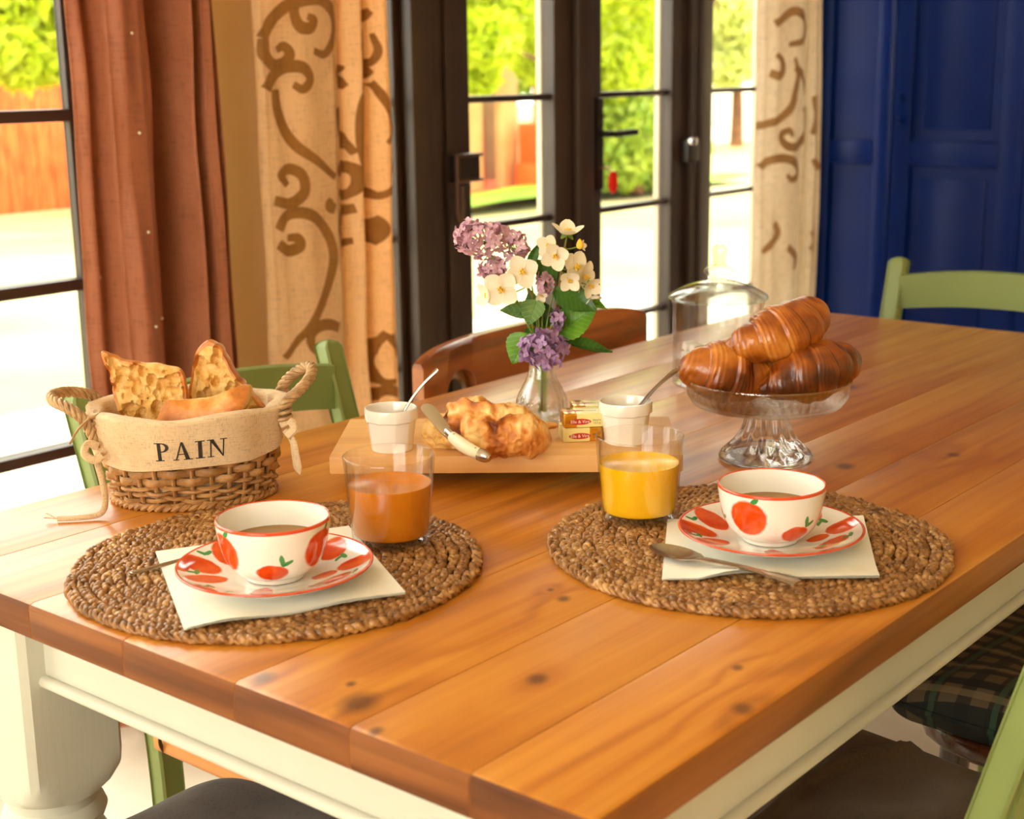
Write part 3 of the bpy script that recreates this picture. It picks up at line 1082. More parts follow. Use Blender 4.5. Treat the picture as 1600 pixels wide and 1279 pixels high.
ap = [('apron', box(BX, BX + .024, BY + .02, TW - .09, BZ, TH - .036, .002)), ('apron', box(TL - BX - .024, TL - BX, BY + .02, TW - .09, BZ, TH - .036, .002)),
      ('apron', box(.13, TL - .13, BY, BY + .024, BZ, TH - .036, .002)), ('apron', box(.13, TL - .13, TW - .09 - .024 + .03, TW - .06, BZ, TH - .036, .002))]
apo = [MB().add(vf).build(n, M_white, tb) for n, vf in ap]
MB().add(tube(np.array([(BX - .002, BY + .02, BZ + .006), (BX - .002, TW - .09, BZ + .006)]), .0065, 10)).build('bead_moulding', M_white, apo[0])
MB().add(tube(np.array([(.13, BY - .002, BZ + .006), (TL - .13, BY - .002, BZ + .006)]), .0065, 10)).build('bead_moulding', M_white, apo[2])


def table_leg(x0, x1, y0, y1):
    mb = MB()
    cx, cy, s = (x0 + x1) / 2, (y0 + y1) / 2, (x1 - x0) / 2
    # square block whose lower corners are cut away into the turning
    n = 48
    th = np.linspace(0, 2 * PI, n, endpoint=False) + PI / n
    def sq(t, k):
        c, s_ = np.abs(np.cos(t)), np.abs(np.sin(t))
        r_sq = 1 / np.maximum(c, s_)
        return np.minimum(r_sq, k)
    rows = []
    for z, k, sc in ((TH - .037, 1.40, s), (.545, 1.40, s), (.53, 1.30, s), (.517, 1.16, s * .99), (.508, 1.0, s * .97)):
        r = sq(th, k) * sc
        rows.append(np.stack([cx + r * np.cos(th), cy + r * np.sin(th), np.full(n, z)], -1))
    for r0, z in ((.046, .505), (.046, .495), (.050, .49), (.053, .482), (.050, .474), (.043, .47), (.043, .464), (.050, .458), (.056, .446), (.056, .436), (.050, .426), (.042, .42),
                  (.038, .40), (.044, .34), (.050, .28), (.048, .22), (.036, .17), (.032, .15), (.040, .145), (.042, .135), (.036, .125), (.033, .10), (.030, .05), (.036, .03), (.034, 0)):
        rows.append(np.stack([cx + r0 * np.cos(th), cy + r0 * np.sin(th), np.full(n, z)], -1))
    P = np.stack(rows, 1)[:, ::-1]
    return mb.add(grid(P, cu=True))
for (x0, x1, y0, y1) in ((.030, .138, .70, .808), (.030, .138, .035, .143), (TL - .138, TL - .03, .70, .808), (TL - .138, TL - .03, .035, .143)):
    table_leg(x0, x1, y0, y1).build('leg', M_white, tb, sharp=30)

# ================================================================== CHAIRS
M_green = mat_painted('sage_green_paint', srgb(128, 144, 80), srgb(190, 134, 76), 0.42, 0.74, 12)
M_rush = mat_plain('rush', srgb(170, 124, 66), 0.8, srgb(120, 82, 40), 60, stretch=(1, 6, 1))
M_pine = mat_wood('orange_pine_rail', srgb(226, 158, 84), srgb(206, 132, 62), srgb(160, 90, 36), 'y', rough=0.5, coat=0.1)
M_oldwood = mat_wood('dark_waxed_oak', srgb(176, 96, 34), srgb(150, 76, 22), srgb(84, 38, 10), 'x', rough=0.33, coat=0.4)
M_darkwood = mat_wood('dark_mahogany', srgb(84, 44, 24), srgb(60, 28, 14), srgb(34, 14, 7), 'x', rough=0.22, coat=0.6)


def bar(p0, p1, w, d, up=(0, 1, 0), b=.004):
    """square bar between two points"""
    p0, p1 = np.asarray(p0, float), np.asarray(p1, float)
    t = p1 - p0
    L = np.linalg.norm(t)
    t /= L
    a = np.cross(t, up)
    a /= np.linalg.norm(a)
    c = np.cross(a, t)
    V, F = box(-w / 2, w / 2, -d / 2, d / 2, 0, L, b)
    return p0 + V[:, :1] * a + V[:, 1:2] * c + V[:, 2:3] * t, F


def bent_post(pts, w, d, n=6):
    """rectangular post following a bent line, rounded top"""
    c = catmull(np.array(pts, float), n)
    m = len(c)
    rows = []
    for sx, sy in ((-1, -1), (1, -1), (1, 1), (-1, 1)):
        for ex, ey in ((.82, 1), (1, .82)) if sx * sy > 0 else ((1, .82), (.82, 1)):
            rows.append(c + np.array([sx * w / 2 * ex, sy * d / 2 * ey, 0]))
    P = np.stack(rows, 1)
    tipc = P[-1].mean(0)
    top = (P[-1] - tipc) * .72 + tipc + np.array([0, 0, .006])
    top2 = (P[-1] - tipc) * .3 + tipc + np.array([0, 0, .009])
    P = np.concatenate([P, top[None], top2[None]])
    V, F = grid(P, cv=True)
    F = F[:, ::-1].tolist()
    F.append(tuple(reversed(range(8))))
    F.append(tuple(range((len(P) - 1) * 8, len(P) * 8)))
    return V, [tuple(f) for f in F]


def arched_rail(x, y, zlo, zhi, rise, depth, bow=.03, n=16, endk=0.0):
    """slat between two posts: arched upper edge and bowed backwards"""
    u = np.linspace(-1, 1, n)
    zt = zhi + rise * (1 - u ** 2)
    zb = zlo + rise * .75 * (1 - u ** 2)
    yb = y - bow * (1 - u ** 2)
    ring = []
    for (dy, top, k) in ((-1, 0, .92), (1, 0, .92), (1, 1, .92), (0, 1, 1.0), (-1, 1, .92)):
        mid = (zt + zb) / 2
        ring.append(np.stack([u * x, yb + dy * depth / 2, mid + (zt - mid) * k * (1 if top else -1)], -1))
    P = np.stack(ring, 1)
    V, F = grid(P, cv=True)
    F = [tuple(f[::-1]) for f in F.tolist()]
    F.append(tuple(reversed(range(5))))
    F.append(tuple(range((n - 1) * 5, n * 5)))
    return V, F


def ladder_chair(label, loc, rotz, w=.42, top=.848, lean=.085):
    t = thing('ladder_back_chair', label, 'chair', loc, rotz, 'green ladder-back chairs')
    hw = w / 2
    for s in (-1, 1):
        MB().add(bent_post([(s * hw * .9, -.17, 0), (s * hw * .94, -.175, .25), (s * hw * .97, -.18, .45), (s * hw * .99, -.20 - lean * .35, .65), (s * hw, -.20 - lean, top)], .034, .030)).build('back_post', M_green, t)
        MB().add(bent_post([(s * hw * .98, .19, 0), (s * hw, .19, .44)], .034, .034)).build('front_leg', M_green, t)
        MB().add(tube(np.array([(s * hw * .92, -.175, .2), (s * hw * .98, .19, .2)]), .011, 10)).build('stretcher', M_green, t)
        MB().add(box(s * hw - .012, s * hw + .012, -.17, .19, .405, .435, .004)).build('seat_rail', M_pine, t)
    MB().add(tube(np.array([(-hw * .98, .19, .26), (hw * .98, .19, .26)]), .011, 10)).build('stretcher', M_green, t)
    MB().add(tube(np.array([(-hw * .92, -.175, .16), (hw * .92, -.175, .16)]), .011, 10)).build('stretcher', M_green, t)
    MB().add(arched_rail(hw - .012, -.195 - lean * .86, top - .09, top - .022, .016, .018)).build('top_rail', M_green, t)
    MB().add(arched_rail(hw - .014, -.20 - lean * .33, .60, .645, .012, .016)).build('slat', M_green, t)
    # rush seat: four triangles of wound cord
    n = 56
    g = np.linspace(-1, 1, n)
    A, B = np.meshgrid(g, g, indexing='ij')
    m = np.maximum(np.abs(A), np.abs(B))
    Zs = .440 + .0035 * np.cos(m * 2 * PI * 14) - .010 * (1 - m) + np.where(m > .985, -.02, 0)
    P = np.stack([A * (hw + .006), .01 + B * .196, Zs], -1)
    Pb = P.copy()
    Pb[..., 2] = .418
    mb = MB().add(grid(P)).add((lambda vf: (vf[0], vf[1][:, ::-1].copy()))(grid(Pb)))
    mb.build('rush_seat', M_rush, t)
    return t


CH1 = ladder_chair('sage green ladder-back chair behind the bread basket', (0.545, 0.745, 0), PI, top=.834)
CH2 = ladder_chair('sage green ladder-back chair at the far end before the blue cupboard', (1.68, 0.50, 0), PI / 2)
CH3 = ladder_chair('sage green chair at the lower right with a brown seat pad', (0.60, 0.125, 0), 0.0, w=.36)

# wide wooden chair with a hand hole, behind the flowers
bchair = thing('wooden_chair', 'brown waxed wooden chair with a thick curved back behind the flowers', 'chair', (1.205, 1.0, 0), PI)
u = np.linspace(-1, 1, 60)
W2 = .30
prof_hi = .795 + .0 * u
yb = .035 * (u ** 2) - .03
def zlow(u):
    z = .700 + 0 * u
    hole = np.abs(u - .66) < .17
    a = np.sqrt(np.clip(1 - ((u - .66) / .17) ** 2, 0, 1))
    return z + np.where(hole, a * .062, 0)
zt = .805 - .018 * np.abs(u) ** 6
ring = []
for (dy, kz) in ((-1, .0), (1, .0), (1, .90), (.55, 1.0), (-.55, 1.0), (-1, .90)):
    endr = 1 - .35 * np.clip((np.abs(u) - .93) / .07, 0, 1) ** 2
    zl, zh = zlow(u), zt
    ring.append(np.stack([u * W2, yb + dy * .018 * endr, zl + (zh - zl) * kz], -1))
P = np.stack(ring, 1)
V, F = grid(P, cv=True)
F = [tuple(f[::-1]) for f in F.tolist()] + [tuple(reversed(range(6))), tuple(range(59 * 6, 60 * 6))]
MB().add((V, F)).build('back_board', M_oldwood, bchair, sharp=50)
for s in (-1, 1):
    MB().add(bent_post([(s * .24, -.03, 0), (s * .245, -.01, .42), (s * .25, -.012, .66), (s * .25, -.01, .715)], .045, .032)).build('back_post', M_oldwood, bchair)
    MB().add(bent_post([(s * .23, .36, 0), (s * .23, .36, .42)], .042, .042)).build('front_leg', M_oldwood, bchair)
    MB().add(tube(np.array([(s * .24, -.01, .22), (s * .23, .36, .22)]), .012, 10)).build('stretcher', M_oldwood, bchair)
MB().add(box(-.27, .27, -.03, .40, .42, .45, .01)).build('seat', M_oldwood, bchair)
MB().add(arched_rail(.24, -.012, .53, .58, .01, .018, bow=.01)).build('slat', M_oldwood, bchair)
hs = []
for a in np.linspace(0, PI, 16):
    hs.append(((.66 + .16 * math.cos(a)) * W2, 0, .70 + .058 * math.sin(a)))
hs = np.array(hs)
hs[:, 1] = .035 * (hs[:, 0] / W2) ** 2 - .03
M_steel = mat_plain('brushed_steel', srgb(200, 194, 186), 0.22, metal=1.0)
MB().add(tube(hs, .015, 8, flat=.14, up=(0, 1, 0))).build('lit_hole_edge', M_steel, bchair)  # steel-toned arch stands for light catching the hole's inner edge

# dark curved-seat chair under the plaid cushion
dchair = thing('bentwood_chair', 'dark polished chair with curved seat rim under the checked cushion', 'chair', (1.09, -.02, 0), 0.0)
def seat_outline(n=40, sc=1.07):
    a = np.linspace(0, 2 * PI, n, endpoint=False)
    c, s = np.cos(a), np.sin(a)
    k = (np.abs(c) ** 3.2 + np.abs(s) ** 3.2) ** (-1 / 3.2)
    return np.stack([c * k * .215 * sc * (1 + .06 * s), s * k * .21 * sc], 1)
MB().add(prism([tuple(p) for p in seat_outline()], .425, .452, 'z', .009, 3)).build('seat', M_darkwood, dchair)
for s in (-1, 1):
    MB().add(tube(np.array([(s * .17, .15, .43), (s * .185, .175, 0)]), np.array([.019, .013]), 12)).build('front_leg', M_darkwood, dchair)
    MB().add(tube(catmull(np.array([(s * .18, -.24, 0), (s * .17, -.19, .43), (s * .18, -.24, .66), (s * .16, -.30, .84)]), 6), .015, 12)).build('back_post', M_darkwood, dchair)
MB().add(tube(catmull(np.array([(-.16, -.30, .835), (-.09, -.325, .87), (.09, -.325, .87), (.16, -.30, .835)]), 6), .015, 12)).build('top_rail', M_darkwood, dchair)
a = np.linspace(0, 2 * PI, 40, endpoint=False)
MB().add(tube(np.stack([.15 * np.cos(a), .15 * np.sin(a), 0 * a + .26], 1), .009, 8, closed=True)).build('leg_ring', M_darkwood, dchair)

# low stool under the near end of the table
stool = thing('low_stool', 'low wooden stool half hidden under the near left end of the table', 'stool', (.10, .535, 0), 0.0)
MB().add(box(-.16, .16, -.14, .14, .385, .41, .006)).build('seat', M_pine, stool)
for sx in (-1, 1):
    for sy in (-1, 1):
        MB().add(bar((sx * .15, sy * .13, 0), (sx * .13, sy * .115, .386), .034, .034)).build('leg', M_pine, stool)


def cushion(name, label, loc, rotz, hx, hy, h, m, seed, crease=0.0, n=64, wr=.006, power=4, group='seat cushions'):
    t = thing(name, label, 'cushion', loc, rotz)
    g = np.linspace(-1, 1, n)
    A, B = np.meshgrid(g, g, indexing='ij')
    k = 1 - .05 * (np.abs(A) ** 2 * np.abs(B) ** 2)
    e = np.clip(1 - np.abs(A) ** power, 0, 1) ** .42 * np.clip(1 - np.abs(B) ** power, 0, 1) ** .42
    nzz = Noise(seed, 14, 3)
    base = np.stack([A * hx * k, B * hy * k, 0 * A], -1)
    wz = nzz(base) * wr * (.4 + .6 * e)
    if crease:
        wz = wz + crease * np.exp(-(Noise(seed + 5, 11, 2)(base) / .10) ** 2) - crease * .5
    top = base.copy(); top[..., 2] = h * .5 + e * h * .5 + wz * e
    bot = base.copy(); bot[..., 2] = h * .5 - np.clip(e * 2, 0, 1) * h * .5
    mb = MB().add(grid(top)).add((lambda vf: (vf[0], vf[1][:, ::-1].copy()))(grid(bot)))
    mb.build('cover', m, t, sharp=None)
    rim = np.concatenate([base[:, 0], base[-1, 1:], base[::-1, -1][1:], base[0, ::-1][1:-1]])
    rim = rim + np.array([0, 0, h * .5])
    MB().add(tube(rim, .004, 6, closed=True)).build('piping', m, t)
    return t


M_grey_c = mat_fabric('charcoal_canvas', srgb(70, 62, 58), srgb(86, 76, 70), 900, nscale=6)
M_brown_c = mat_fabric('taupe_canvas', srgb(66, 50, 30), srgb(80, 62, 40), 900, nscale=6)
t = NT('dark_check_cloth')
v = t.coords()
def stripes(axis, freq, duty, ph=0.0):
    sep = t.n('SeparateXYZ'); t.l(v, sep.inputs[0])
    s = t.math('FRACT', t.math('ADD', t.math('MULTIPLY', sep.outputs[axis], freq), ph + 20))
    return t.math('LESS_THAN', s, duty)
c = t.mix(stripes('X', 26, .42), srgb(88, 74, 54), srgb(26, 30, 24))
c = t.mix(t.math('MULTIPLY', stripes('Y', 26, .45, .3), .8), c, srgb(14, 20, 18))
c = t.mix(t.math('MULTIPLY', stripes('X', 13, .12, .7), .55), c, srgb(128, 112, 84))
c = t.mix(t.math('MULTIPLY', stripes('Y', 13, .10, .1), .45), c, srgb(60, 92, 70))
t.color(c)
t.setp(Roughness=.9)
t.bump(t.noise(t.coords(scale=(500, 500, 500)), 1.0, 2), .2, .001)
M_plaid = t.m
cg = cushion('seat_cushion', 'charcoal canvas cushion on the low stool under the table', (.10, .535, .41), 0.0, .165, .155, .095, M_grey_c, 31, crease=.004)
cbn = cushion('seat_cushion', 'plain taupe cushion on the green chair at lower right', (.598, .13, .438), 0, .178, .185, .045, M_brown_c, 32, wr=.012, crease=.012)
cp = cushion('seat_cushion', 'dark green and brown checked cushion on the polished chair', (1.085, -.005, .452), 0, .225, .215, .040, M_plaid, 33, wr=.012, power=9)
# tapes that tie the cushion to the chair behind the basket
tie = catmull(np.array([(.343, .895, .470), (.326, .890, .455), (.318, .893, .425), (.330, .897, .405), (.338, .896, .44), (.343, .895, .468)]), 6)
tg2 = MB().add(tube(tie, .003, 6, flat=.4)).build('tie_tape', M_brown_c)
tag(tg2, 'small beige loop of tape hanging from the green chair post', 'tape')

# ================================================================== PLACEMATS
t = NT('braided_seagrass')
v = t.coords()
n1 = t.noise(v, 130, 4)
n2 = t.noise(t.coords(scale=(1, 1, 1)), 28, 3)
cc = t.ramp(t.math('ADD', t.math('MULTIPLY', n1, .6), t.math('MULTIPLY', n2, .5)), [(.34, srgb(74, 42, 14)), (.54, srgb(150, 102, 50)), (.74, srgb(214, 170, 110))])
t.color(cc)
t.setp(Roughness=.33)
t.b.inputs['Specular IOR Level'].default_value = .55
t.bump(t.noise(t.coords(scale=(900, 900, 900)), .6, 2), .25, .001)
M_braid = t.m


def coil_mesh(R, seed):
    r = np.random.default_rng(seed)
    nt = max(3, int(round(2 * PI * R / .0240)))
    m = nt * 13
    th = np.linspace(0, 2 * PI, m, endpoint=False)
    jr = Noise(seed, 1.0, 2)
    mb = MB()
    for k in range(3):
        ph = 2 * PI * k / 3
        a = nt * th + ph
        w = .0012 * jr(np.stack([np.cos(th) * R * 90, np.sin(th) * R * 90, 0 * th + k * 7], -1))
        lat = .0033 * np.sin(a) + w
        ver = .0042 + .0022 * np.sin(2 * a) + .5 * w
        rr = R + lat
        P = np.stack([rr * np.cos(th), rr * np.sin(th), ver], -1)
        rad = .0028 * (1 + .22 * np.sin(2 * a + .8) + .25 * jr(np.stack([np.cos(th) * R * 200, np.sin(th) * R * 200, 0 * th + k * 3 + 50], -1)))
        mb.add(tube(P, np.clip(rad, .0018, .0042), 6, closed=True, caps=False))
    return mb.mesh('braid_coil', M_braid, sharp=None)


coils = [coil_mesh(.0066 + i * .01075, 100 + i) for i in range(18)]
for (x, y, rz, lab) in ((.202, .522, 0.0, 'round braided seagrass placemat at the left under the dark orange juice'),
                        (.523, .198, 1.1, 'round braided seagrass placemat at the right under the yellow juice')):
    pm = thing('placemat', lab, 'placemat', (x, y, TH), rz, 'braided placemats')
    for i, c in enumerate(coils):
        link('braid_coil', c, pm, rot=(0, 0, i * .7))
MT = TH + .0096      # top of the mats

# ================================================================== NAPKINS
M_napkin = mat_plain('ivory_paper', srgb(246, 243, 230), 0.8, srgb(249, 247, 237), 5, bump=.05, bscale=400)
def napkin(label, corners, curl, seed):
    q = [PZ(a, b, MT + .001) for a, b in corners]          # tl, tr, br, bl
    c = sum(q) / 4
    base = np.array([c[0], c[1], MT])
    n = 30
    s = np.linspace(0, 1, n)
    A, B = np.meshgrid(s, s, indexing='ij')
    P = ((1 - A)[..., None] * ((1 - B)[..., None] * q[0] + B[..., None] * q[3]) + A[..., None] * ((1 - B)[..., None] * q[1] + B[..., None] * q[2]))
    lift = curl(A, B)
    th = thing('paper_napkin', label, 'napkin', base, 0, 'ivory napkins')
    for lay, (z0, z1) in enumerate(((0.0003, .0009), (.0012, .0018))):
        top = P.copy(); top[..., 2] = MT + z1 + lift * (1 + .25 * lay)
        bot = P.copy(); bot[..., 2] = MT + z0 + lift * (1 + .25 * lay)
        mb = MB().add((lambda vf: (vf[0], vf[1][:, ::-1].copy()))(grid(top - base))).add(grid(bot - base))
        mb.build('paper_layer', M_napkin, th, sharp=None)
    return th
napkin('ivory paper napkin under the left cup and saucer', [(243, 862), (545, 822), (634, 930), (288, 985)],
       lambda A, B: .003 * np.clip(B - .75, 0, 1) / .25 * np.sin(A * 5.5 + .6) ** 2 + .002 * np.clip(A - .8, 0, 1) * 5 * B, 1)
napkin('ivory paper napkin under the right cup and saucer', [(1043, 812), (1349, 806), (1374, 906), (1034, 905)],
       lambda A, B: .006 * np.clip(B - .7, 0, 1) / .3 * np.clip(np.sin(A * 7.0 - 1.2), 0, 1) + .003 * np.clip(B - .8, 0, 1) * 5 * A, 2)
NT_ = MT + .0022

# ================================================================== CUPS AND SAUCERS
ORANGE, RIM, LEAFG, WHITE = srgb(216, 66, 14), srgb(206, 62, 26), srgb(64, 146, 74), srgb(240, 236, 226)
def ceramic(name):
    t = NT(name)
    t.setp(Roughness=.12)
    t.b.inputs['Specular IOR Level'].default_value = .6
    t.b.inputs['Coat Weight'].default_value = .4
    t.b.inputs['Coat Roughness'].default_value = .04
    return t
t = ceramic('glazed_white'); t.color(t.ramp(t.noise(t.coords(), 8, 2), [(.3, WHITE), (.7, srgb(244, 240, 231))])); M_glaze = t.m
t = ceramic('red_rim_line'); t.color(t.ramp(t.noise(t.coords(), 60, 2), [(.3, RIM), (.7, srgb(222, 84, 40))])); M_rim = t.m


def painted(t, vec, oranges, leaves):
    wob = t.n('TexNoise'); wob.inputs['Scale'].default_value = 90; t.l(vec, wob.inputs['Vector'])
    sub = t.n('VectorMath', operation='SUBTRACT'); t.l(wob.outputs['Color'], sub.inputs[0]); sub.inputs[1].default_value = (.5, .5, .5)
    sc = t.n('VectorMath', operation='MULTIPLY'); t.l(sub.outputs[0], sc.inputs[0]); sc.inputs[1].default_value = (.004, .004, 0)
    ad = t.n('VectorMath', operation='ADD'); t.l(vec, ad.inputs[0]); t.l(sc.outputs[0], ad.inputs[1])
    v = ad.outputs[0]
    acc = None
    for o in oranges:
        s = t.spot(v, *o)
        acc = s if acc is None else t.math('MAXIMUM', acc, s)
    lac = None
    for o in leaves:
        s = t.spot(v, *o)
        lac = s if lac is None else t.math('MAXIMUM', lac, s)
    oc = t.ramp(t.noise(vec, 70, 3), [(.3, srgb(206, 56, 10)), (.7, srgb(230, 92, 24))])
    c = t.mix(acc, WHITE, oc)
    c = t.mix(lac, c, LEAFG)
    t.color(c)


# cup: pattern laid out on (angle * radius, height)
t = ceramic('painted_cup')
tc = t.n('TexCoord')
sep = t.n('SeparateXYZ'); t.l(tc.outputs['Object'], sep.inputs[0])
ang = t.math('MULTIPLY', t.math('ARCTAN2', sep.outputs['Y'], sep.outputs['X']), .049)
cmb = t.n('CombineXYZ'); t.l(ang, cmb.inputs[0]); t.l(sep.outputs['Z'], cmb.inputs[1])
R_ = .049
orr, lvs = [], []
for k in range(-2, 4):
    hi = math.radians(60 + 120 * k)
    lo = math.radians(120 * k)
    orr.append((hi * R_, .0325, .0195, .0175, .12))
    lvs.append((hi * R_ + .008, .051, .004, .0022, .5))
    orr.append((lo * R_, .0165, .0165, .0085, .0))
    lvs += [(lo * R_ + .010, .029, .0026, .0062, .25), (lo * R_ + .0155, .0265, .0052, .0020, .45)]
orr = [o for o in orr if abs(o[0]) < 3.6 * R_ * 1.2]
painted(t, cmb.outputs[0], orr, lvs)
M_cup = t.m
# saucer: pattern laid out flat
t = ceramic('painted_saucer')
tc = t.n('TexCoord')
fl = t.n('VectorMath', operation='MULTIPLY'); t.l(tc.outputs['Object'], fl.inputs[0]); fl.inputs[1].default_value = (1, 1, 0)
orr, lvs = [], []
spec = [(-95, .050, .020, .0095, 90), (-60, .079, .020, .010, 60), (-28, .060, .022, .0095, 40), (8, .073, .018, .014, 20), (48, .068, .019, .014, 90), (95, .066, .018, .013, 60),
        (140, .066, .021, .014, 120), (172, .070, .020, .015, 160), (-160, .062, .021, .011, -140), (-128, .080, .022, .009, -60), (-175, .084, .012, .008, 90), (-85, .083, .018, .006, 0), (-5, .045, .012, .008, 30)]
for (d, rr, a, b, ro) in spec:
    w = math.radians(d)
    orr.append((rr * math.cos(w), rr * math.sin(w), a, b, math.radians(ro)))
for (d, rr) in ((-75, .060), (-120, .066), (-42, .052), (-15, .072), (30, .062), (75, .070), (115, .06), (155, .08), (-172, .074), (-140, .07)):
    w = math.radians(d)
    x, y = rr * math.cos(w), rr * math.sin(w)
    lvs += [(x, y, .0055, .0022, w + .5), (x + .004, y + .003, .0022, .006, w)]
painted(t, fl.outputs[0], orr, lvs)
M_saucer = t.m
t = ceramic('coffee'); t.setp(Roughness=.08)
vv = t.n('VectorMath', operation='LENGTH'); t.l(t.coords(), vv.inputs[0])
t.color(t.ramp(t.math('ADD', t.math('MULTIPLY', vv.outputs['Value'], 22), t.math('MULTIPLY', t.noise(t.coords(), 30, 3), .25)), [(.55, srgb(62, 36, 12)), (1.0, srgb(126, 84, 26)), (1.0, srgb(150, 108, 40))]))
M_coffee = t.m

c_out = smooth_prof([(.0, .002), (.020, .002), (.0235, .0), (.0262, .0005), (.0268, .004), (.0340, .0075), (.0415, .0155), (.0462, .026), (.0492, .038), (.0508, .049), (.0513, .0535)], 5)
c_rim = smooth_prof([(.0513, .0535), (.0514, .0553), (.0502, .0565), (.0492, .0556)], 4)
c_in = smooth_prof([(.0492, .0556), (.0484, .048), (.0466, .036), (.0436, .026), (.038, .016), (.026, .0085), (.0, .0068)], 5)
s_out = smooth_prof([(.0, .0015), (.030, .0015), (.036, .0), (.040, .0005), (.042, .003), (.060, .0075), (.078, .0135), (.0875, .0178)], 5)
s_rim = smooth_prof([(.0875, .0178), (.0886, .0188), (.0880, .0200), (.0858, .0196)], 4)
s_in = smooth_prof([(.0858, .0196), (.076, .0150), (.058, .0098), (.040, .0062), (.030, .0052), (.0, .0050)], 6)
cup_me = MB().add(lathe(c_out, 96), 0).add(lathe(c_rim, 96), 1).add(lathe(c_in, 96), 2).mesh('cup_body', [M_cup, M_rim, M_glaze], sharp=None)
sau_me = MB().add(lathe(s_out, 96), 2).add(lathe(s_rim, 96), 1).add(lathe(s_in, 96), 0).mesh('dish', [M_saucer, M_rim, M_glaze], sharp=None)
cof_me = MB().add(lathe([(.0, .0330), (.0455, .0330), (.0464, .0336)], 64)).mesh('coffee', M_coffee, sharp=None)
FRONT = math.degrees(math.atan2(-VIEW[1], -VIEW[0]))      # the direction that faces the camera
for (x, y, turn, side) in ((.153, .469, -4, 'left'), (.513, .167, 33, 'right')):
    nm = 'dark' if side == 'left' else 'yellow'
    sa = thing('saucer', 'white saucer painted with oranges on the %s placemat' % side, 'saucer', (x, y, NT_), math.radians(FRONT + 90), 'painted saucers')
    link('dish', sau_me, sa)
    cu = thing('tea_cup', 'white handleless cup painted with oranges holding coffee on the %s placemat' % side, 'cup', (x, y, NT_ + .0058), math.atan2(CAM[1] - y, CAM[0] - x) + math.radians(turn), 'painted cups')
    link('body', cup_me, cu)
    link('coffee', cof_me, cu)

# ================================================================== JUICE GLASSES
M_thin = mat_glass('thin_clear_glass', clear=.95)
M_bowl = mat_glass('pressed_glass', clear=.80, refl=.17, sparkle=.35)
M_vase = mat_glass('vase_glass', clear=.82, refl=.08, sparkle=.15)
M_glass = mat_glass('clear_glass', clear=.35)
M_glass_green = mat_glass('faintly_green_glass', (.95, 1.0, .97, 1), clear=.7)
def juice_mat(name, a, b):
    t = NT(name)
    t.color(t.ramp(t.noise(t.coords(scale=(1, 1, .6)), 40, 4), [(.3, a), (.7, b)]))
    t.setp(Roughness=.25)
    t.b.inputs['Subsurface Weight'].default_value = .12
    t.b.inputs['Subsurface Radius'].default_value = (.012, .009, .003)
    t.b.inputs['Subsurface Scale'].default_value = .5
    return t.m
M_j1 = juice_mat('dark_orange_juice', srgb(204, 116, 2), srgb(216, 132, 10))
M_j2 = juice_mat('yellow_orange_juice', srgb(255, 190, 0), srgb(255, 200, 10))
g_prof = [(0, .0012), (.030, .0012), (.034, 0), (.0368, .0012), (.0384, .006), (.0392, .016), (.0449, .0852), (.0451, .0872), (.0440, .0882), (.0430, .0868), (.0375, .016), (.0366, .0095), (.034, .0078), (0, .0072)]
def tumbler(label, x, y, mj, name):
    t = thing('glass_tumbler', label, 'glass', (x, y, MT), 0, 'juice tumblers')
    MB().add(lathe(g_prof, 72)).build('glass', M_thin, t, sharp=60)
    zt = .059
    def rin(z): return .0375 + (.0430 - .0375) * (z - .016) / (.0868 - .016)
    pr = [(0, .0076), (.0335, .0081), (.0366, .0099), (.0373, .0162), (rin(zt) - .0002, zt - .0016), (rin(zt) - .0002, zt + .0004), (rin(zt) - .0016, zt - .0008), (0, zt - .001)]
    MB().add(lathe(pr, 72)).build('juice', mj, t, sharp=50)
    return t
tumbler('tumbler of dark orange juice on the left placemat', .306, .472, M_j1, 'dark')
g2 = tumbler('tumbler of bright yellow orange juice on the right placemat', .515, .321, M_j2, 'yellow')

# ================================================================== CUTLERY
M_silver = mat_plain('worn_silver', srgb(196, 186, 172), 0.24, srgb(170, 156, 138), 40, metal=1.0)
def spoon_mesh(L=.135, bowl=.042, bw=.0155):
    """spoon along +x, bowl at the start, lying in z"""
    n = 40
    s = np.linspace(0, 1, n)
    x = s * L
    b = bowl / L
    w = np.where(s < b, bw * np.sqrt(np.clip(1 - ((s / b - .52) / .53) ** 2, 0.0, 1)), 0)
    hs = np.clip((s - b * .92) / (1 - b * .92), 0, 1)
    wh = .0040 + .0050 * np.clip((hs - .55) / .4, 0, 1) ** 1.5 * np.sqrt(np.clip(1 - ((hs - .86) / .16).clip(0, 1) ** 2, 0, 1)) + .001 * (1 - hs)
    w = np.maximum(w, np.where(s >= b * .90, wh, 0.0008))
    depth = np.where(s < b, -.0052 * np.clip(1 - ((s / b - .5) / .5) ** 2, 0, 1), 0)
    arch = .0045 * np.sin(np.clip((s - b * .8) / (1 - b * .8), 0, 1) * PI) * .6 + .006 * np.clip((s - b * .8), 0, 1) / (1 - b)
    rows_t, rows_b = [], []
    for e in np.linspace(-1, 1, 9):
        zz = arch + depth * (1 - e * e) + np.where(s < b, .0006, .0011 * (1 - e * e))
        rows_t.append(np.stack([x, e * w, zz], -1))
        rows_b.append(np.stack([x, e * w, zz - .0011 - np.where(s < b, 0, .0008 * (1 - e * e))], -1))
    T_, B_ = np.stack(rows_t, 1), np.stack(rows_b, 1)
    ringP = np.concatenate([T_, B_[:, ::-1]], 1)
    V, F = grid(ringP, cv=True)
    F = [tuple(f[::-1]) for f in F.tolist()][:]
    k = ringP.shape[1]
    F = [tuple(reversed(f)) for f in F]
    F.append(tuple(reversed(range(k)))); F.append(tuple(range((n - 1) * k, n * k)))
    mb = MB().add((V, F))
    return mb


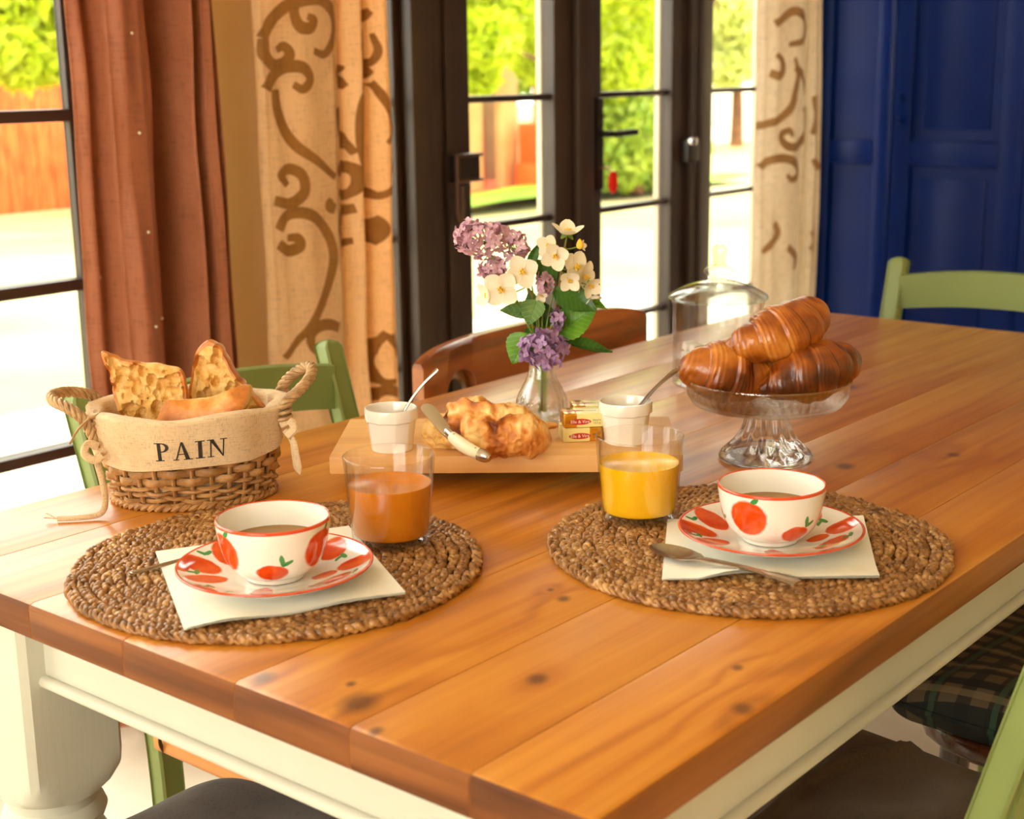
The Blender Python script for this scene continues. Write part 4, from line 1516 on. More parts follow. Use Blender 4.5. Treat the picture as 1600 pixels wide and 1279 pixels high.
def place_line(name, label, cat, mb, a, b, m, roll=0.0, group=None):
    """object modelled along +x from origin, put with its start at a pointing to b"""
    a, b = np.asarray(a, float), np.asarray(b, float)
    d = (b - a) / np.linalg.norm(b - a)
    side = np.cross([0, 0, 1], d); side /= np.linalg.norm(side)
    up = np.cross(d, side)
    o = mb.build(name, m, sharp=60)
    Mx = Matrix(((d[0], side[0], up[0], a[0]), (d[1], side[1], up[1], a[1]), (d[2], side[2], up[2], a[2]), (0, 0, 0, 1)))
    o.matrix_world = Mx @ Matrix.Rotation(roll, 4, 'X')
    return tag(o, label, cat, group) if label else o
A_ = PZ(1018, 854, MT + .008); B_ = PZ(1246, 921, MT + .004)
Ls = float(np.linalg.norm(B_ - A_))
place_line('table_spoon', 'silver spoon lying across the right napkin and placemat', 'spoon', spoon_mesh(Ls, Ls * .34, .0155), A_ + np.array([0, 0, .002]), B_, M_silver)
A_ = PZ(204, 897, MT + .003); B_ = PZ(330, 858, MT + .0025)
A_[2] = MT + .0035; B_[2] = MT - .0005
kn = MB().add(tube(catmull(np.array([(0, 0, 0), (.004, 0, .0003), (.03, 0, .0004), (.08, 0, 0), (float(np.linalg.norm(B_ - A_)) * .6, 0, -.0008)]), 5), np.array([.002] + [.0042] * 19 + [.003]), 10, flat=.35, up=(0, 0, 1)))
place_line('table_knife', 'silver handle end sticking out from under the left napkin', 'knife', kn, A_, B_, M_silver)

# ================================================================== SERVING BOARD
M_board = mat_wood('pale_beech', srgb(232, 184, 118), srgb(222, 166, 98), srgb(196, 132, 66), 'x', rough=.5, coat=.05, ring=5, streak=.7)
bFL, bFR = PZ(515, 741, .78), PZ(1067, 737, .78)
bd = (bFR - bFL); bl = float(np.linalg.norm(bd[:2])); brot = math.atan2(bd[1], bd[0])
bpos = np.array([bFL[0], bFL[1], TH])
board = thing('serving_board', 'pale beech serving board raised on feet in the middle of the table', 'board', bpos, brot)
BW = .182
MB().add(box(0, bl, 0, BW, .020, .0405, .002)).build('board_top', M_board, board)
for xx in (.05, bl - .085):
    MB().add(box(xx, xx + .035, .035, BW - .025, 0, .0202, .003)).build('foot', M_board, board)
BT = TH + .0405

# ================================================================== RAMEKINS WITH SPOONS
M_porc = mat_plain('white_porcelain', srgb(240, 234, 222), 0.15, srgb(246, 241, 231), 6, spec=.6, coat=.3)
def facets(T, R, Z):
    k = 10
    a = (T % (2 * PI / k)) - PI / k
    f = math.cos(PI / k) / np.cos(a)
    w = np.clip((.040 - Z) / .004, 0, 1) * np.clip((Z - .001) / .003, 0, 1)
    inner = R < .0262
    return np.where(inner & (Z > .004), R, R * (1 + (f * 1.03 - 1) * w))
r_prof = [(0, .001), (.0215, .001), (.0225, 0), (.0235, .001), (.0272, .0385), (.0300, .0405), (.0304, .044), (.0306, .053), (.0300, .0555), (.0284, .0556), (.0274, .053), (.0258, .035), (.0225, .010), (.016, .006), (0, .0055)]
r_prof = [(a, b * .88) for a, b in r_prof]
ram_me = MB().add(lathe(r_prof, 120, facets)).mesh('ramekin', M_porc, sharp=28)
M_jam = mat_plain('apricot_jam', srgb(150, 70, 20), .15, srgb(120, 50, 12), 60)
jam_me = MB().add(lathe([(0, .0205), (.0235, .0205), (.0240, .0212)], 40)).mesh('jam', M_jam)
for (px, py, lab, tipx, tipy) in ((613, 701, 'left', 690, 582), (977, 690, 'right', 1064, 582)):
    p = PZ(px, py, BT)
    r = thing('ramekin', 'small white faceted ramekin at the %s end of the serving board' % lab, 'ramekin', (p[0], p[1], BT), .3, 'white ramekins')
    link('bowl', ram_me, r)
    link('jam', jam_me, r)
    a = np.array([p[0], p[1], BT + .024]) - RIGHT * .004
    b = PV(tipx, tipy, a, .012)
    L = float(np.linalg.norm(b - a))
    place_line('tea_spoon', 'small teaspoon leaning in the %s ramekin' % lab, 'spoon', spoon_mesh(L, L * .3, .0085), a, b, M_silver, group='ramekin teaspoons')

# ================================================================== BUTTER PORTIONS
M_foil = mat_plain('gold_foil', srgb(206, 140, 30), .22, srgb(226, 168, 50), 25, metal=.75)
M_foil_pale = mat_plain('pale_yellow_foil', srgb(234, 218, 140), .3, srgb(240, 226, 154), 20)
M_lred = mat_plain('label_red', srgb(186, 44, 40), .4)
M_lwhite = mat_plain('label_white', srgb(246, 236, 220), .4)
M_ink = mat_plain('label_ink', srgb(60, 52, 40), .5)


def text_mesh(body, size, name):
    cu = bpy.data.curves.new(name, 'FONT')
    cu.body = body
    cu.size = size
    cu.align_x = 'CENTER'
    cu.align_y = 'CENTER'
    cu.resolution_u = 3
    o = bpy.data.objects.new(name, cu)
    COL.objects.link(o)
    bpy.context.view_layer.update()
    me = bpy.data.meshes.new_from_object(o.evaluated_get(bpy.context.evaluated_depsgraph_get()))
    bpy.data.objects.remove(o)
    return me


def ellipse_prism(rx, ry, n=24):
    return prism([(rx * math.cos(a), ry * math.sin(a)) for a in np.linspace(0, 2 * PI, n, endpoint=False)], 0, .0002, 'z')
PW, PD, PH = .046, .034, .0165
me_brand = text_mesh('Elle & Vire', .0052, 'brand_text')
me_brand.materials.append(M_lwhite)
me_beurre = text_mesh('BEURRE', .0052, 'word_text')
me_beurre.materials.append(M_ink)
me_net = text_mesh('beurre\n12,5 g', .0034, 'weight_text')
me_net.materials.append(M_ink)
pack_me = MB().add(box(-PW * .18, PW / 2, -PD / 2, PD / 2, 0, PH, .002)).mesh('pale_wrap', M_foil_pale)
gold_me = MB().add(box(-PW / 2, -PW * .18 + .001, -PD / 2 - .0001, PD / 2 + .0001, -.0001, PH + .0001, .002)).mesh('gold_wrap', M_foil)
fold_me = MB().add(prism([(-PD / 2 + .002, .001), (PD / 2 - .002, .001), (PD / 2 - .006, PH * .55), (-PD / 2 + .006, PH * .55)], 0, .0012, 'x', .0004)).mesh('folded_flap', M_foil)
oval_me = MB().add(ellipse_prism(.0128, .0036)).mesh('red_oval', M_lred)
p0 = PZ(908, 690, BT)
for (dx, dy, dz, rz, flip, lab) in ((0, .017, 0, .05, True, 'gold-wrapped butter portion at the bottom of the little stack'),
                                    (.0012, .017, PH + .0004, .0, False, 'gold-wrapped butter portion on top of the little stack'),
                                    (.014, .056, 0, -.06, False, 'gold-wrapped butter portion at the bottom behind the little stack'),
                                    (.014, .056, PH + .0004, -.03, False, 'gold-wrapped butter portion on top of the pair behind the little stack')):
    pos = p0 + RIGHT * dx + VIEW * dy
    b = thing('butter_portion', lab, 'butter', (pos[0], pos[1], BT + dz), VROT + .10 + rz, 'butter portions')
    sgn = -1 if flip else 1
    for me, nm in ((pack_me, 'pale_wrap'), (gold_me, 'gold_wrap')):
        o = link(nm, me, b)
        o.scale = (sgn, 1, 1)
    f = link('folded_flap', fold_me, b, loc=(PW / 2 - .0006, 0, 0))
    ov = link('red_oval', oval_me, b, loc=(-.004, -PD / 2 - .0001, PH * .42), rot=(PI / 2, 0, 0))
    link('lettering', me_brand, ov, loc=(0, 0, .0004))
    link('lettering', me_net, b, loc=(.0155, -PD / 2 - .0003, PH * .42), rot=(PI / 2, 0, 0))
    ov2 = link('red_oval', oval_me, b, loc=(-.011, -.001, PH), rot=(0, 0, 0))
    link('lettering', me_brand, ov2, loc=(0, 0, .0004))
    link('lettering', me_beurre, b, loc=(.008, -.004, PH + .0003))

# ================================================================== BREAD BASKET
M_wicker = mat_plain('willow', srgb(150, 102, 52), .5, srgb(190, 142, 86), 55, stretch=(1, 1, 1), bump=.3, bscale=300)
M_wicker_pale = mat_plain('pale_twisted_willow', srgb(150, 112, 70), .5, srgb(196, 160, 112), 70, bump=.3, bscale=300)
M_linen = mat_fabric('natural_linen', srgb(204, 176, 138), srgb(216, 190, 154), 2600, rough=.95, nscale=30, bump=.2)
M_print = mat_plain('black_print', srgb(34, 30, 28), .8, srgb(58, 50, 44), 160)
bk_c = np.array([.312, .784, TH])
BKROT = VROT + math.radians(11)
basket = thing('bread_basket', 'oval wicker bread basket with linen liner printed PAIN', 'basket', bk_c, BKROT)
BH = .098
def bk(th, z, grow=0.0):
    f = np.clip(z / BH, 0, 1.3)
    a = .083 + .017 * f ** .8 + grow
    b = .060 + .019 * f ** .8 + grow
    return np.stack([a * np.cos(th), b * np.sin(th), z + 0 * th], -1)
NS = 28
th = np.linspace(0, 2 * PI, NS, endpoint=False)
for a in th:
    z = np.linspace(.004, BH, 10)
    MB().add(tube(bk(np.full(10, a), z), .0024, 6)).build('stake', M_wicker, basket)
m = NS * 10
tt = np.linspace(0, 2 * PI, m, endpoint=False)
z = .004
row = 0
while z < BH - .002:
    thin = z < .026
    hgt = .0024 if thin else .0044
    wv = np.cos(NS / 2 * tt + PI * (row % 2)) * (.0042 if not thin else .0042)
    zz = z + hgt + .0007 * np.sin(3 * tt + row) + (.0016 * np.sin(NS / 4 * tt + row * 2.1) if thin else 0)
    c = bk(tt, zz)
    nrm = np.stack([np.cos(tt) * .064, np.sin(tt) * .094, 0 * tt], -1)
    nrm /= np.linalg.norm(nrm, axis=1, keepdims=True)
    path = c + nrm * wv[:, None]
    MB().add(tube(path, hgt, 6, closed=True, caps=False, flat=.45 if False else 1.0) if thin else
             (lambda P_, N_: (grid(np.stack([P_ + N_ * .0017 * math.cos(q) + np.array([0, 0, 1]) * hgt * math.sin(q) for q in np.linspace(0, 2 * PI, 8, endpoint=False)], 1), cu=True, cv=True)))(path, nrm)).build('weaver', M_wicker, basket)
    z += hgt * 2.1
    row += 1
# plaited foot and rim
for zc, rr, gr, nm in ((.0042, .0042, .003, 'base_rope'), (BH, .0048, .001, 'rim_rope')):
    for k in range(2):
        a = 60 * tt * .5 + k * PI
        c = bk(tt, np.full(m, zc), gr)
        nrm = np.stack([np.cos(tt), np.sin(tt), 0 * tt], -1)
        MB().add(tube(c + nrm * (.0026 * np.cos(a))[:, None] + np.array([0, 0, 1]) * (.0020 * np.sin(a))[:, None], rr * .72, 6, closed=True, caps=False)).build(nm, M_wicker, basket)
MB().add(prism([tuple(p[:2]) for p in bk(np.linspace(0, 2 * PI, 40, endpoint=False), np.full(40, .003), -.004)], .003, .006)).build('base', M_wicker, basket)

# linen liner: up the inside, over the rim, folded down outside
nzl = Noise(44, 22, 3)
LT = BH + .007
def liner(th, s):
    """s: 0 = lower outer hem, .5 = rim, 1 = bottom inside"""
    th, s = np.broadcast_arrays(np.asarray(th, float), np.asarray(s, float))
    drop = .056 + .004 * np.sin(2 * th + 1.2)
    # hem rises towards the handles
    drop = drop * (1 - .33 * np.abs(np.cos(th)) ** 6)
    s1 = np.clip(s / .46, 0, 1)
    s3 = np.clip((s - .54) / .46, 0, 1)
    mid = np.clip((s - .46) / .08, 0, 1)
    z = np.where(s < .46, LT - drop * (1 - s1), np.where(s <= .54, LT + .003 * np.sin(mid * PI), LT - (LT - .012) * s3))
    grow = np.where(s < .46, .0105, np.where(s <= .54, .0105 - .019 * mid, -.0085))
    P = bk(th, np.minimum(z, BH + .01), 0.0)
    P[..., 2] = z
    rad = np.stack([np.cos(th), np.sin(th), 0 * th], -1)
    w = .0024 * nzl(P) + .0013 * np.sin(th * 11 + 3 * s) * (.3 + np.abs(np.cos(th)) ** 4 * 2.0)
    P = P + rad * (grow + w)[..., None]
    P[..., 2] += .0025 * np.sin(th * 5 + 1) * np.clip(1 - np.abs(s - .5) * 4, 0, 1)
    return P
nt, ns = 180, 60
TT, SS = np.meshgrid(np.linspace(0, 2 * PI, nt, endpoint=False), np.linspace(0, 1, ns), indexing='ij')
P = liner(TT, SS)
MB().add(grid(P, cu=True)).build('linen_liner', M_linen, basket, sharp=None)

# PAIN lettering printed on the fold
def letter_parts():
    rect = lambda x0, y0, x1, y1: [(x0, y0), (x1, y0), (x1, y1), (x0, y1)]
    L = {}
    L['P'] = (.74, [rect(.13, 0, .30, 1), rect(.0, 0, .44, .055), rect(.0, .945, .34, 1)], [(.30, .735, .40, .265, .235, .205)])
    L['A'] = (.98, [[(.13, 0), (.20, 0), (.49, .95), (.44, 1.02)], [(.62, 0), (.83, 0), (.53, 1.02), (.42, 1.02)], rect(.26, .30, .66, .355), rect(.02, 0, .32, .05), rect(.52, 0, .95, .05)], [])
    L['I'] = (.46, [rect(.14, 0, .32, 1), rect(.0, 0, .46, .055), rect(.0, .945, .46, 1)], [])
    L['N'] = (.98, [rect(.15, 0, .215, 1), rect(.77, 0, .835, 1), [(.10, 1), (.31, 1), (.835, 0), (.775, 0)], rect(.02, 0, .36, .05), rect(.0, .95, .26, 1), rect(.63, .95, .98, 1)], [])
    return L
LP = letter_parts()
HL = .0218
def on_cloth(x, y):
    """text plane (metres, origin at text centre) -> outer fold of the liner"""
    th0 = -PI / 2 + .015
    # move along the oval
    thx = th0 + x / .093 * .86
    s = .46 * (1 - (.0335 - y) / .056)
    Pq = liner(thx, s)
    rad = np.stack([np.cos(thx), np.sin(thx), 0 * thx], -1)
    return Pq + rad * .0007
GAP = .10
wid = (sum(LP[c][0] for c in 'PAIN') + GAP * 3)
cur = -wid * HL / 2
for ch in 'PAIN':
    w, quads, bowls = LP[ch]
    mb = MB()
    for q in quads:
        q = np.array(q, float)
        A, B = np.meshgrid(np.linspace(0, 1, 9), np.linspace(0, 1, 9), indexing='ij')
        xy = ((1 - A) * (1 - B))[..., None] * q[0] + (A * (1 - B))[..., None] * q[1] + (A * B)[..., None] * q[2] + ((1 - A) * B)[..., None] * q[3]
        mb.add(grid(on_cloth(cur + xy[..., 0] * HL, (xy[..., 1] - .5) * HL)))
    for (cx, cy, ro, rz, ri, rzi) in bowls:
        A, B = np.meshgrid(np.linspace(-PI / 2, PI / 2, 22), np.linspace(0, 1, 5), indexing='ij')
        rx, ry = ri + (ro - ri) * B, rzi + (rz - rzi) * B
        mb.add(grid(on_cloth(cur + (cx + rx * np.cos(A)) * HL, (cy + ry * np.sin(A) - .5) * HL)))
    mb.build('printed_letter', M_print, basket, sharp=None)
    cur += (w + GAP) * HL

# twisted handles at both ends
def handle(sgn, pts):
    c = catmull(np.array(pts), 9)
    T, N, B = frames(c)
    L = np.concatenate([[0], np.cumsum(np.linalg.norm(np.diff(c, axis=0), axis=1))])
    mb = MB()
    for k in range(4):
        a = L / .030 * 2 * PI * 1.0 + k * PI / 2
        mb.add(tube(c + (N * np.cos(a)[:, None] + B * np.sin(a)[:, None]) * .0036, .0030, 7))
    mb.build('twisted_handle', M_wicker_pale, basket)
handle(-1, [(-0.0975, -.040, .072), (-0.1075, -.042, .100), (-0.1235, -.036, .114), (-0.1405, -.020, .120), (-0.1435, .004, .122), (-0.1275, .024, .120), (-0.1055, .036, .112), (-0.0955, .038, .098)])
handle(1, [(0.0955, -.030, .082), (0.1035, -.034, .106), (0.1185, -.028, .118), (0.1335, -.010, .130), (0.1355, .012, .137), (0.1215, .026, .130), (0.1055, .034, .114), (0.0975, .036, .094)])
for sg in (-1, 1):
    a = np.linspace(0, 2 * PI * 3.2, 60)
    for dy in (-.036, .036):
        MB().add(tube(np.stack([sg * .1015 + .008 * np.cos(a), dy + .008 * np.sin(a), .086 + a / a[-1] * .022], -1), .0024, 6)).build('handle_binding', M_wicker_pale, basket)
# loose willow ends and linen ties
MB().add(tube(catmull(np.array([(-0.1035, -.05, .105), (-0.1135, -.066, .098), (-0.1215, -.078, .086)]), 5), .0014, 6)).build('willow_end', M_wicker_pale, basket)
tie = catmull(np.array([(-0.0895, -.052, .070), (-0.0975, -.056, .062), (-0.0935, -.062, .040), (-0.0915, -.068, .018), (-0.0975, -.072, .0062), (-0.1195, -.074, .0040), (-0.1415, -.072, .0040)]), 6)
MB().add(tube(tie, np.linspace(.0042, .0030, len(tie)), 8, flat=.45)).build('linen_tie', M_linen, basket)
for dd in ((-.012, .010, .004), (-.014, .004, .001), (-.012, -.003, .003)):
    e = tie[-1]
    MB().add(tube(np.array([e, e + np.array(dd) * .6, e + np.array(dd)]), .0007, 5)).build('frayed_thread', M_linen, basket)
MB().add(tube(catmull(np.array([(-0.0955, -.055, .076), (-0.1055, -.058, .080), (-0.1095, -.060, .070), (-0.0995, -.060, .062), (-0.0915, -.058, .066)]), 5), .0044, 8, flat=.6)).build('linen_knot', M_linen, basket)
tie2 = catmull(np.array([(0.1015, -.040, .078), (0.1095, -.044, .066), (0.1115, -.046, .052), (0.1135, -.046, .036), (0.1155, -.046, .028)]), 6)
MB().add(tube(tie2, np.concatenate([np.linspace(.0035, .0052, 18), np.linspace(.005, .0008, len(tie2) - 18)]), 8, flat=.45)).build('linen_tie', M_linen, basket)
MB().add(tube(catmull(np.array([(0.0975, -.038, .084), (0.1075, -.042, .088), (0.1115, -.044, .080), (0.1035, -.044, .072)]), 5), .0048, 8, flat=.6)).build('linen_knot', M_linen, basket)

# ================================================================== BREAD
def crumb_mat(name, a, b, c):
    t = NT(name)
    v = t.coords(rand=True)
    n1 = t.noise(v, 60, 6, .65)
    t.color(t.ramp(n1, [(.30, c), (.45, b), (.62, a)]))
    t.setp(Roughness=.8)
    t.b.inputs['Subsurface Weight'].default_value = .25
    t.b.inputs['Subsurface Radius'].default_value = (.008, .005, .002)
    t.b.inputs['Subsurface Scale'].default_value = .5
    vo = t.n('TexVoronoi'); vo.inputs['Scale'].default_value = 220; t.l(v, vo.inputs['Vector'])
    t.bump(t.math('ADD', vo.outputs['Distance'], n1), .5, .002)
    return t.m
def crust_mat(name, a, b, c, scale=45, rough=.42):
    t = NT(name)
    v = t.coords(rand=True)
    n1 = t.noise(v, scale, 6, .6)
    n2 = t.noise(v, scale * .3, 3, .5)
    t.color(t.ramp(t.math('ADD', t.math('MULTIPLY', n1, .5), t.math('MULTIPLY', n2, .5)), [(.34, c), (.5, b), (.64, a)]))
    t.setp(Roughness=rough)
    t.bump(n1, .5, .003)
    return t.m
M_crumb = crumb_mat('bread_crumb', srgb(240, 206, 140), srgb(226, 178, 98), srgb(186, 122, 48))
M_crust = crust_mat('bread_crust', srgb(236, 176, 96), srgb(206, 126, 46), srgb(150, 76, 18))
t = NT('floury_crust')
att = t.n('Attribute'); att.attribute_name = 'tone'
v = t.coords(rand=True)
n1 = t.noise(v, 110, 6, .65)
t.color(t.ramp(t.math('ADD', t.math('MULTIPLY', att.outputs['Fac'], .75), t.math('MULTIPLY', n1, .35)), [(.22, srgb(120, 56, 12)), (.42, srgb(190, 110, 38)), (.60, srgb(222, 152, 74)), (.86, srgb(244, 208, 138))]))
t.setp(Roughness=.48)
t.bump(n1, .6, .003)
M_crust2 = t.m


def bread_slice(name, label, outline, thick, pos, rot, seed, crust=(), holes=60, front_crust=False, grp='bread slices in the basket'):
    """outline: photo points -> local x,z about pos. crust: angular test for which rim is crust"""
    o = catmull(np.array(outline, float), 10, closed=True)
    cen = o.mean(0)
    k = 46
    r = np.random.default_rng(seed)
    nzb = Noise(seed, 90, 3)
    o = o + .0012 * np.stack([nzb(np.c_[o, 0 * o[:, 0]]), nzb(np.c_[o, 0 * o[:, 0] + 9])], 1)
    sc = np.linspace(0.02, 1, k)
    XY = cen + (o[:, None, :] - cen) * sc[None, :, None]
    if not front_crust:
        hc = cen + (o[r.integers(0, len(o), holes)] - cen) * (r.uniform(.05, .9, holes) ** .6)[:, None]
        hr = .0014 + .0072 * r.uniform(0, 1, holes) ** 2.2
        el = r.uniform(.6, 1.6, holes)
        D = np.zeros(XY.shape[:2])
        for c_, rr, e in zip(hc, hr, el):
            d = np.sqrt(((XY[..., 0] - c_[0]) * e) ** 2 + ((XY[..., 1] - c_[1]) / e) ** 2) / rr
            D = np.maximum(D, np.minimum(rr * 1.9, .011) * np.sqrt(np.clip(1 - d * d, 0, 1)))
        y = -thick / 2 + D + .0008 * nzb(np.concatenate([XY, 0 * XY[..., :1]], -1))
    else:
        y = -thick / 2 - .006 * (1 - sc[None, :] ** 2) + .0012 * nzb(np.concatenate([XY, 0 * XY[..., :1]], -1))
    Pf = np.stack([XY[..., 0], y, XY[..., 1]], -1)
    bl_ = np.stack([XY[..., 0], thick / 2 + .001 * nzb(np.concatenate([XY, 0 * XY[..., :1] + 5], -1)), XY[..., 1]], -1)
    side = np.stack([Pf[:, -1], Pf[:, -1] + np.array([0, thick * .3, 0]) + 0, Pf[:, -1] + np.array([0, thick * .7, 0]), bl_[:, -1]], 1)
    gc = (o - cen)
    gc /= np.linalg.norm(gc, axis=1, keepdims=True)
    side[:, 1:3, 0] += gc[:, None, 0] * .0012
    side[:, 1:3, 2] += gc[:, None, 1] * .0012
    mb = MB()
    V, F = grid(Pf, cu=True)
    gcd = (o - cen)
    gcd = gcd / np.linalg.norm(gcd, axis=1, keepdims=True)
    cru = np.array([any(a0 <= (math.degrees(math.atan2(*(q[::-1]))) % 360) <= a1 for a0, a1 in crust) for q in gcd])
    ff = F[:, ::-1].copy().reshape(len(o), k - 1, 4)
    rimmask = np.zeros((len(o), k - 1), bool)
    rimmask[cru, -4:] = True
    if front_crust:
        rimmask[:] = True
    mb.add((V, ff[rimmask]), 1)
    mb.add((V, ff[~rimmask]), 0) if (~rimmask).any() else None
    V, F = grid(bl_, cu=True)
    mb.add((V, F), 0)
    V, F = grid(side, cu=True)
    iscr = np.array([any(a0 <= (math.degrees(math.atan2(*(q[::-1]))) % 360) <= a1 for a0, a1 in crust) for q in gc])
    ci = np.repeat(iscr, 3)
    Fr = F[:, ::-1].copy()
    mb.add((V, Fr[ci]), 1)
    mb.add((V, Fr[~ci]), 0)
    o_ = mb.build(name, [M_crumb, M_crust], loc=pos, rot=rot, sharp=50)
    return tag(o_, label, 'bread', grp)
def slice_at(pxs, off, thick, rotx, rotz, **kw):
    base = bk_c + VIEW * off
    pts = np.array([PV(a, b, base) for a, b in pxs])
    pos = np.array([pts.mean(0)[0], pts.mean(0)[1], pts[:, 2].min()])
    loc2 = np.stack([(pts - pos) @ RIGHT, pts[:, 2] - pos[2]], 1)
    return bread_slice('bread_slice', outline=[tuple(p) for p in loc2], thick=thick, pos=pos, rot=(rotx, 0, VROT + rotz), **kw)
slice_at([(158, 550), (190, 561), (225, 568), (262, 574), (284, 583), (290, 610), (294, 650), (290, 700), (250, 712), (214, 705), (196, 665), (180, 620), (168, 585)], -.004, .016, math.radians(-6), .10,
         label='airy bread slice with big holes at the left of the basket', seed=51, crust=((100, 250), (0, 40), (320, 360)), holes=85)
slice_at([(300, 572), (310, 548), (325, 535), (343, 545), (362, 570), (382, 600), (414, 640), (405, 680), (370, 705), (320, 705), (300, 660), (296, 610)], .028, .016, math.radians(-4), -.10,
         label='golden pointed bread slice at the right of the basket', seed=52, crust=((60, 200), (300, 360), (0, 60)), holes=70)
slice_at([(245, 668), (250, 645), (262, 630), (300, 626), (340, 620), (372, 606), (385, 606), (386, 625), (378, 648), (372, 690), (330, 706), (270, 706), (246, 695)], -.036, .020, math.radians(-12), -.05,
         label='bread slice with brown crust turned to the front of the basket', seed=53, crust=((180, 360),), front_crust=True)


def lumpy_loaf(name, label, axis_pts, radii, flat, seed, mats, amp=.0035, freq=70, ear=True, cat='bread'):
    """loaf swept along an axis; closed rounded ends, a torn split along the top"""
    c = catmull(np.array(axis_pts, float), 60)
    s = np.linspace(0, 1, len(c))
    rr = np.interp(s, np.linspace(0, 1, len(radii)), radii)
    kk = np.ones(9) / 9
    rr = np.convolve(np.pad(rr, 4, 'edge'), kk, 'valid')
    endk = np.clip(np.minimum(s / .10, (1 - s) / .16), 0, 1)
    rr = rr * np.sqrt(np.clip(1 - (1 - endk) ** 2, .0004, 1))
    T, N, B = frames(c, up=(0, 0, 1))
    n = 150
    a = np.linspace(0, 2 * PI, n, endpoint=False)
    nz, nz2 = Noise(seed, freq, 4), Noise(seed + 3, freq * 2.6, 3)
    out = (np.cos(a)[None, :, None] * N[:, None, :] + np.sin(a)[None, :, None] * B[:, None, :])
    P = c[:, None, :] + rr[:, None, None] * (np.cos(a)[None, :, None] * N[:, None, :] * flat + np.sin(a)[None, :, None] * B[:, None, :])
    n1, n2 = nz(P), nz2(P)
    d = amp * n1 + amp * .45 * (.5 - np.abs(n2)) * 1.6
    tone = .5 + .22 * n1 + .18 * n2
    if ear:
        # two slanting tears with raised lips
        for s0, sl in ((.30, .9), (.62, .9)):
            ph = a[None, :] - .25 + 2.4 * (s[:, None] - s0) * sl + .18 * nz(P * .5)
            ph = np.angle(np.exp(1j * ph))
            win = np.exp(-((s[:, None] - s0) / .20) ** 2)
            lip = np.exp(-((ph - .34) / .13) ** 2) * win
            val = np.exp(-((ph + .05) / .28) ** 2) * win
            d = d + .0085 * lip * (1 + .5 * n2) - .0065 * val
            tone = tone + .38 * val - .45 * lip
    w = np.clip(rr / max(radii), 0, 1)[:, None]
    P = P + out * (d * w)[..., None]
    org = np.array([c.mean(0)[0], c.mean(0)[1], P[..., 2].min()])
    V, F = grid(P - org, cv=True)
    F = [tuple(f) for f in F[:, ::-1].tolist()] + [tuple(reversed(range(n))), tuple(range((len(c) - 1) * n, len(c) * n))]
    mb = MB().add((V, F), 0)
    o = mb.build(name, mats, loc=org, sharp=None)
    at = o.data.attributes.new('tone', 'FLOAT', 'POINT')
    at.data.foreach_set('value', np.clip(tone, 0, 1).ravel().astype(np.float32))
    return tag(o, label, cat)
def PB(x, y, z): return PZ(x, y, z)
A0, A1, A2, A3 = PB(712, 655, BT + .030), PB(752, 668, BT + .031), PB(805, 678, BT + .027), PB(862, 692, BT + .018)
lumpy_loaf('baguette_piece', 'large crusty baguette piece with a split golden top on the board', [A0, A1, A2, A3], [.024, .0315, .0325, .031, .027, .015], .92, 61, [M_crust2, M_crumb])
C0, C1 = PB(668, 674, BT + .015), PB(772, 694, BT + .012)
lumpy_loaf('baguette_piece', 'torn baguette half showing pale crumb under the knife blade', [C0, (C0 + C1) / 2 + np.array([0, 0, .003]), C1], [.017, .020, .020, .016, .011], .78, 62, [M_crumb, M_crumb], amp=.0042, ear=False)
D0, D1 = PB(838, 668, BT + .012), PB(872, 664, BT + .019)
lumpy_loaf('bread_heel', 'small thin bread heel leaning behind the crusty baguette', [D0, (D0 + D1) / 2, D1], [.010, .013, .009, .003], .5, 63, [M_crust2, M_crumb], amp=.0018, ear=False)

# ================================================================== FOLDING KNIFE
M_bone = mat_plain('cream_bone', srgb(228, 214, 178), .3, srgb(236, 224, 194), 30)
kt, kb_, ke = PZ(663, 640, BT + .034), PZ(700, 676, BT + .031), PZ(766, 730, BT + .012)
kt = PV(661, 632, kb_, .016); ke = PV(766, 716, kb_, -.046)
kn = thing('laguiole_style_knife', 'folding table knife with cream handle resting on the torn bread', 'knife', kb_)
kn.name = 'folding_knife'
def planar(mb, o): return mb
ax = kt - kb_; La = np.linalg.norm(ax); ax = ax / La
face = np.array([-VIEW[0] * .55, -VIEW[1] * .55, .83]); face -= ax * (face @ ax); face /= np.linalg.norm(face)
wd = np.cross(face, ax)
bl_o = [(0, -.0055), (La * .5, -.0082), (La * .82, -.0088), (La * .97, -.0040), (La, .0015), (La * .9, .0062), (La * .5, .0066), (0, .0058)]
V, F = prism([tuple(p) for p in catmull(np.array(bl_o), 5, closed=True)], -.0008, .0008, 'z', .0005)
MB().add((V[:, :1] * ax + V[:, 1:2] * wd + V[:, 2:3] * face, F)).build('blade', M_steel, kn)
hx = ke - kb_; Lh = np.linalg.norm(hx); hx = hx / Lh
face2 = np.array([-VIEW[0] * .5, -VIEW[1] * .5, .86]); face2 -= hx * (face2 @ hx); face2 /= np.linalg.norm(face2)
wd2 = np.cross(face2, hx)
def hcurve(s, off=0.0):
    s = np.asarray(s, float)
    return (hx[None] * (s * Lh)[:, None] + wd2[None] * (-.0040 * np.sin(s * PI))[:, None])
ss = np.linspace(0, .10, 6)
MB().add(tube(hcurve(np.linspace(-.03, .13, 8)), .0066, 12, flat=.75)).build('bolster', M_steel, kn)
s = np.linspace(.12, .80, 22)
MB().add(tube(hcurve(s), .0066 + .0014 * np.sin((s - .12) / .68 * PI), 14, flat=.85)).build('handle_scale', M_bone, kn)
s = np.linspace(.79, 1.0, 14)
MB().add(tube(hcurve(s), .0068 * np.sqrt(np.clip(1.03 - ((s - .82) / .19).clip(0, 1) ** 2, .02, 1)) + .0006, 14, flat=.95)).build('end_cap', M_steel, kn)
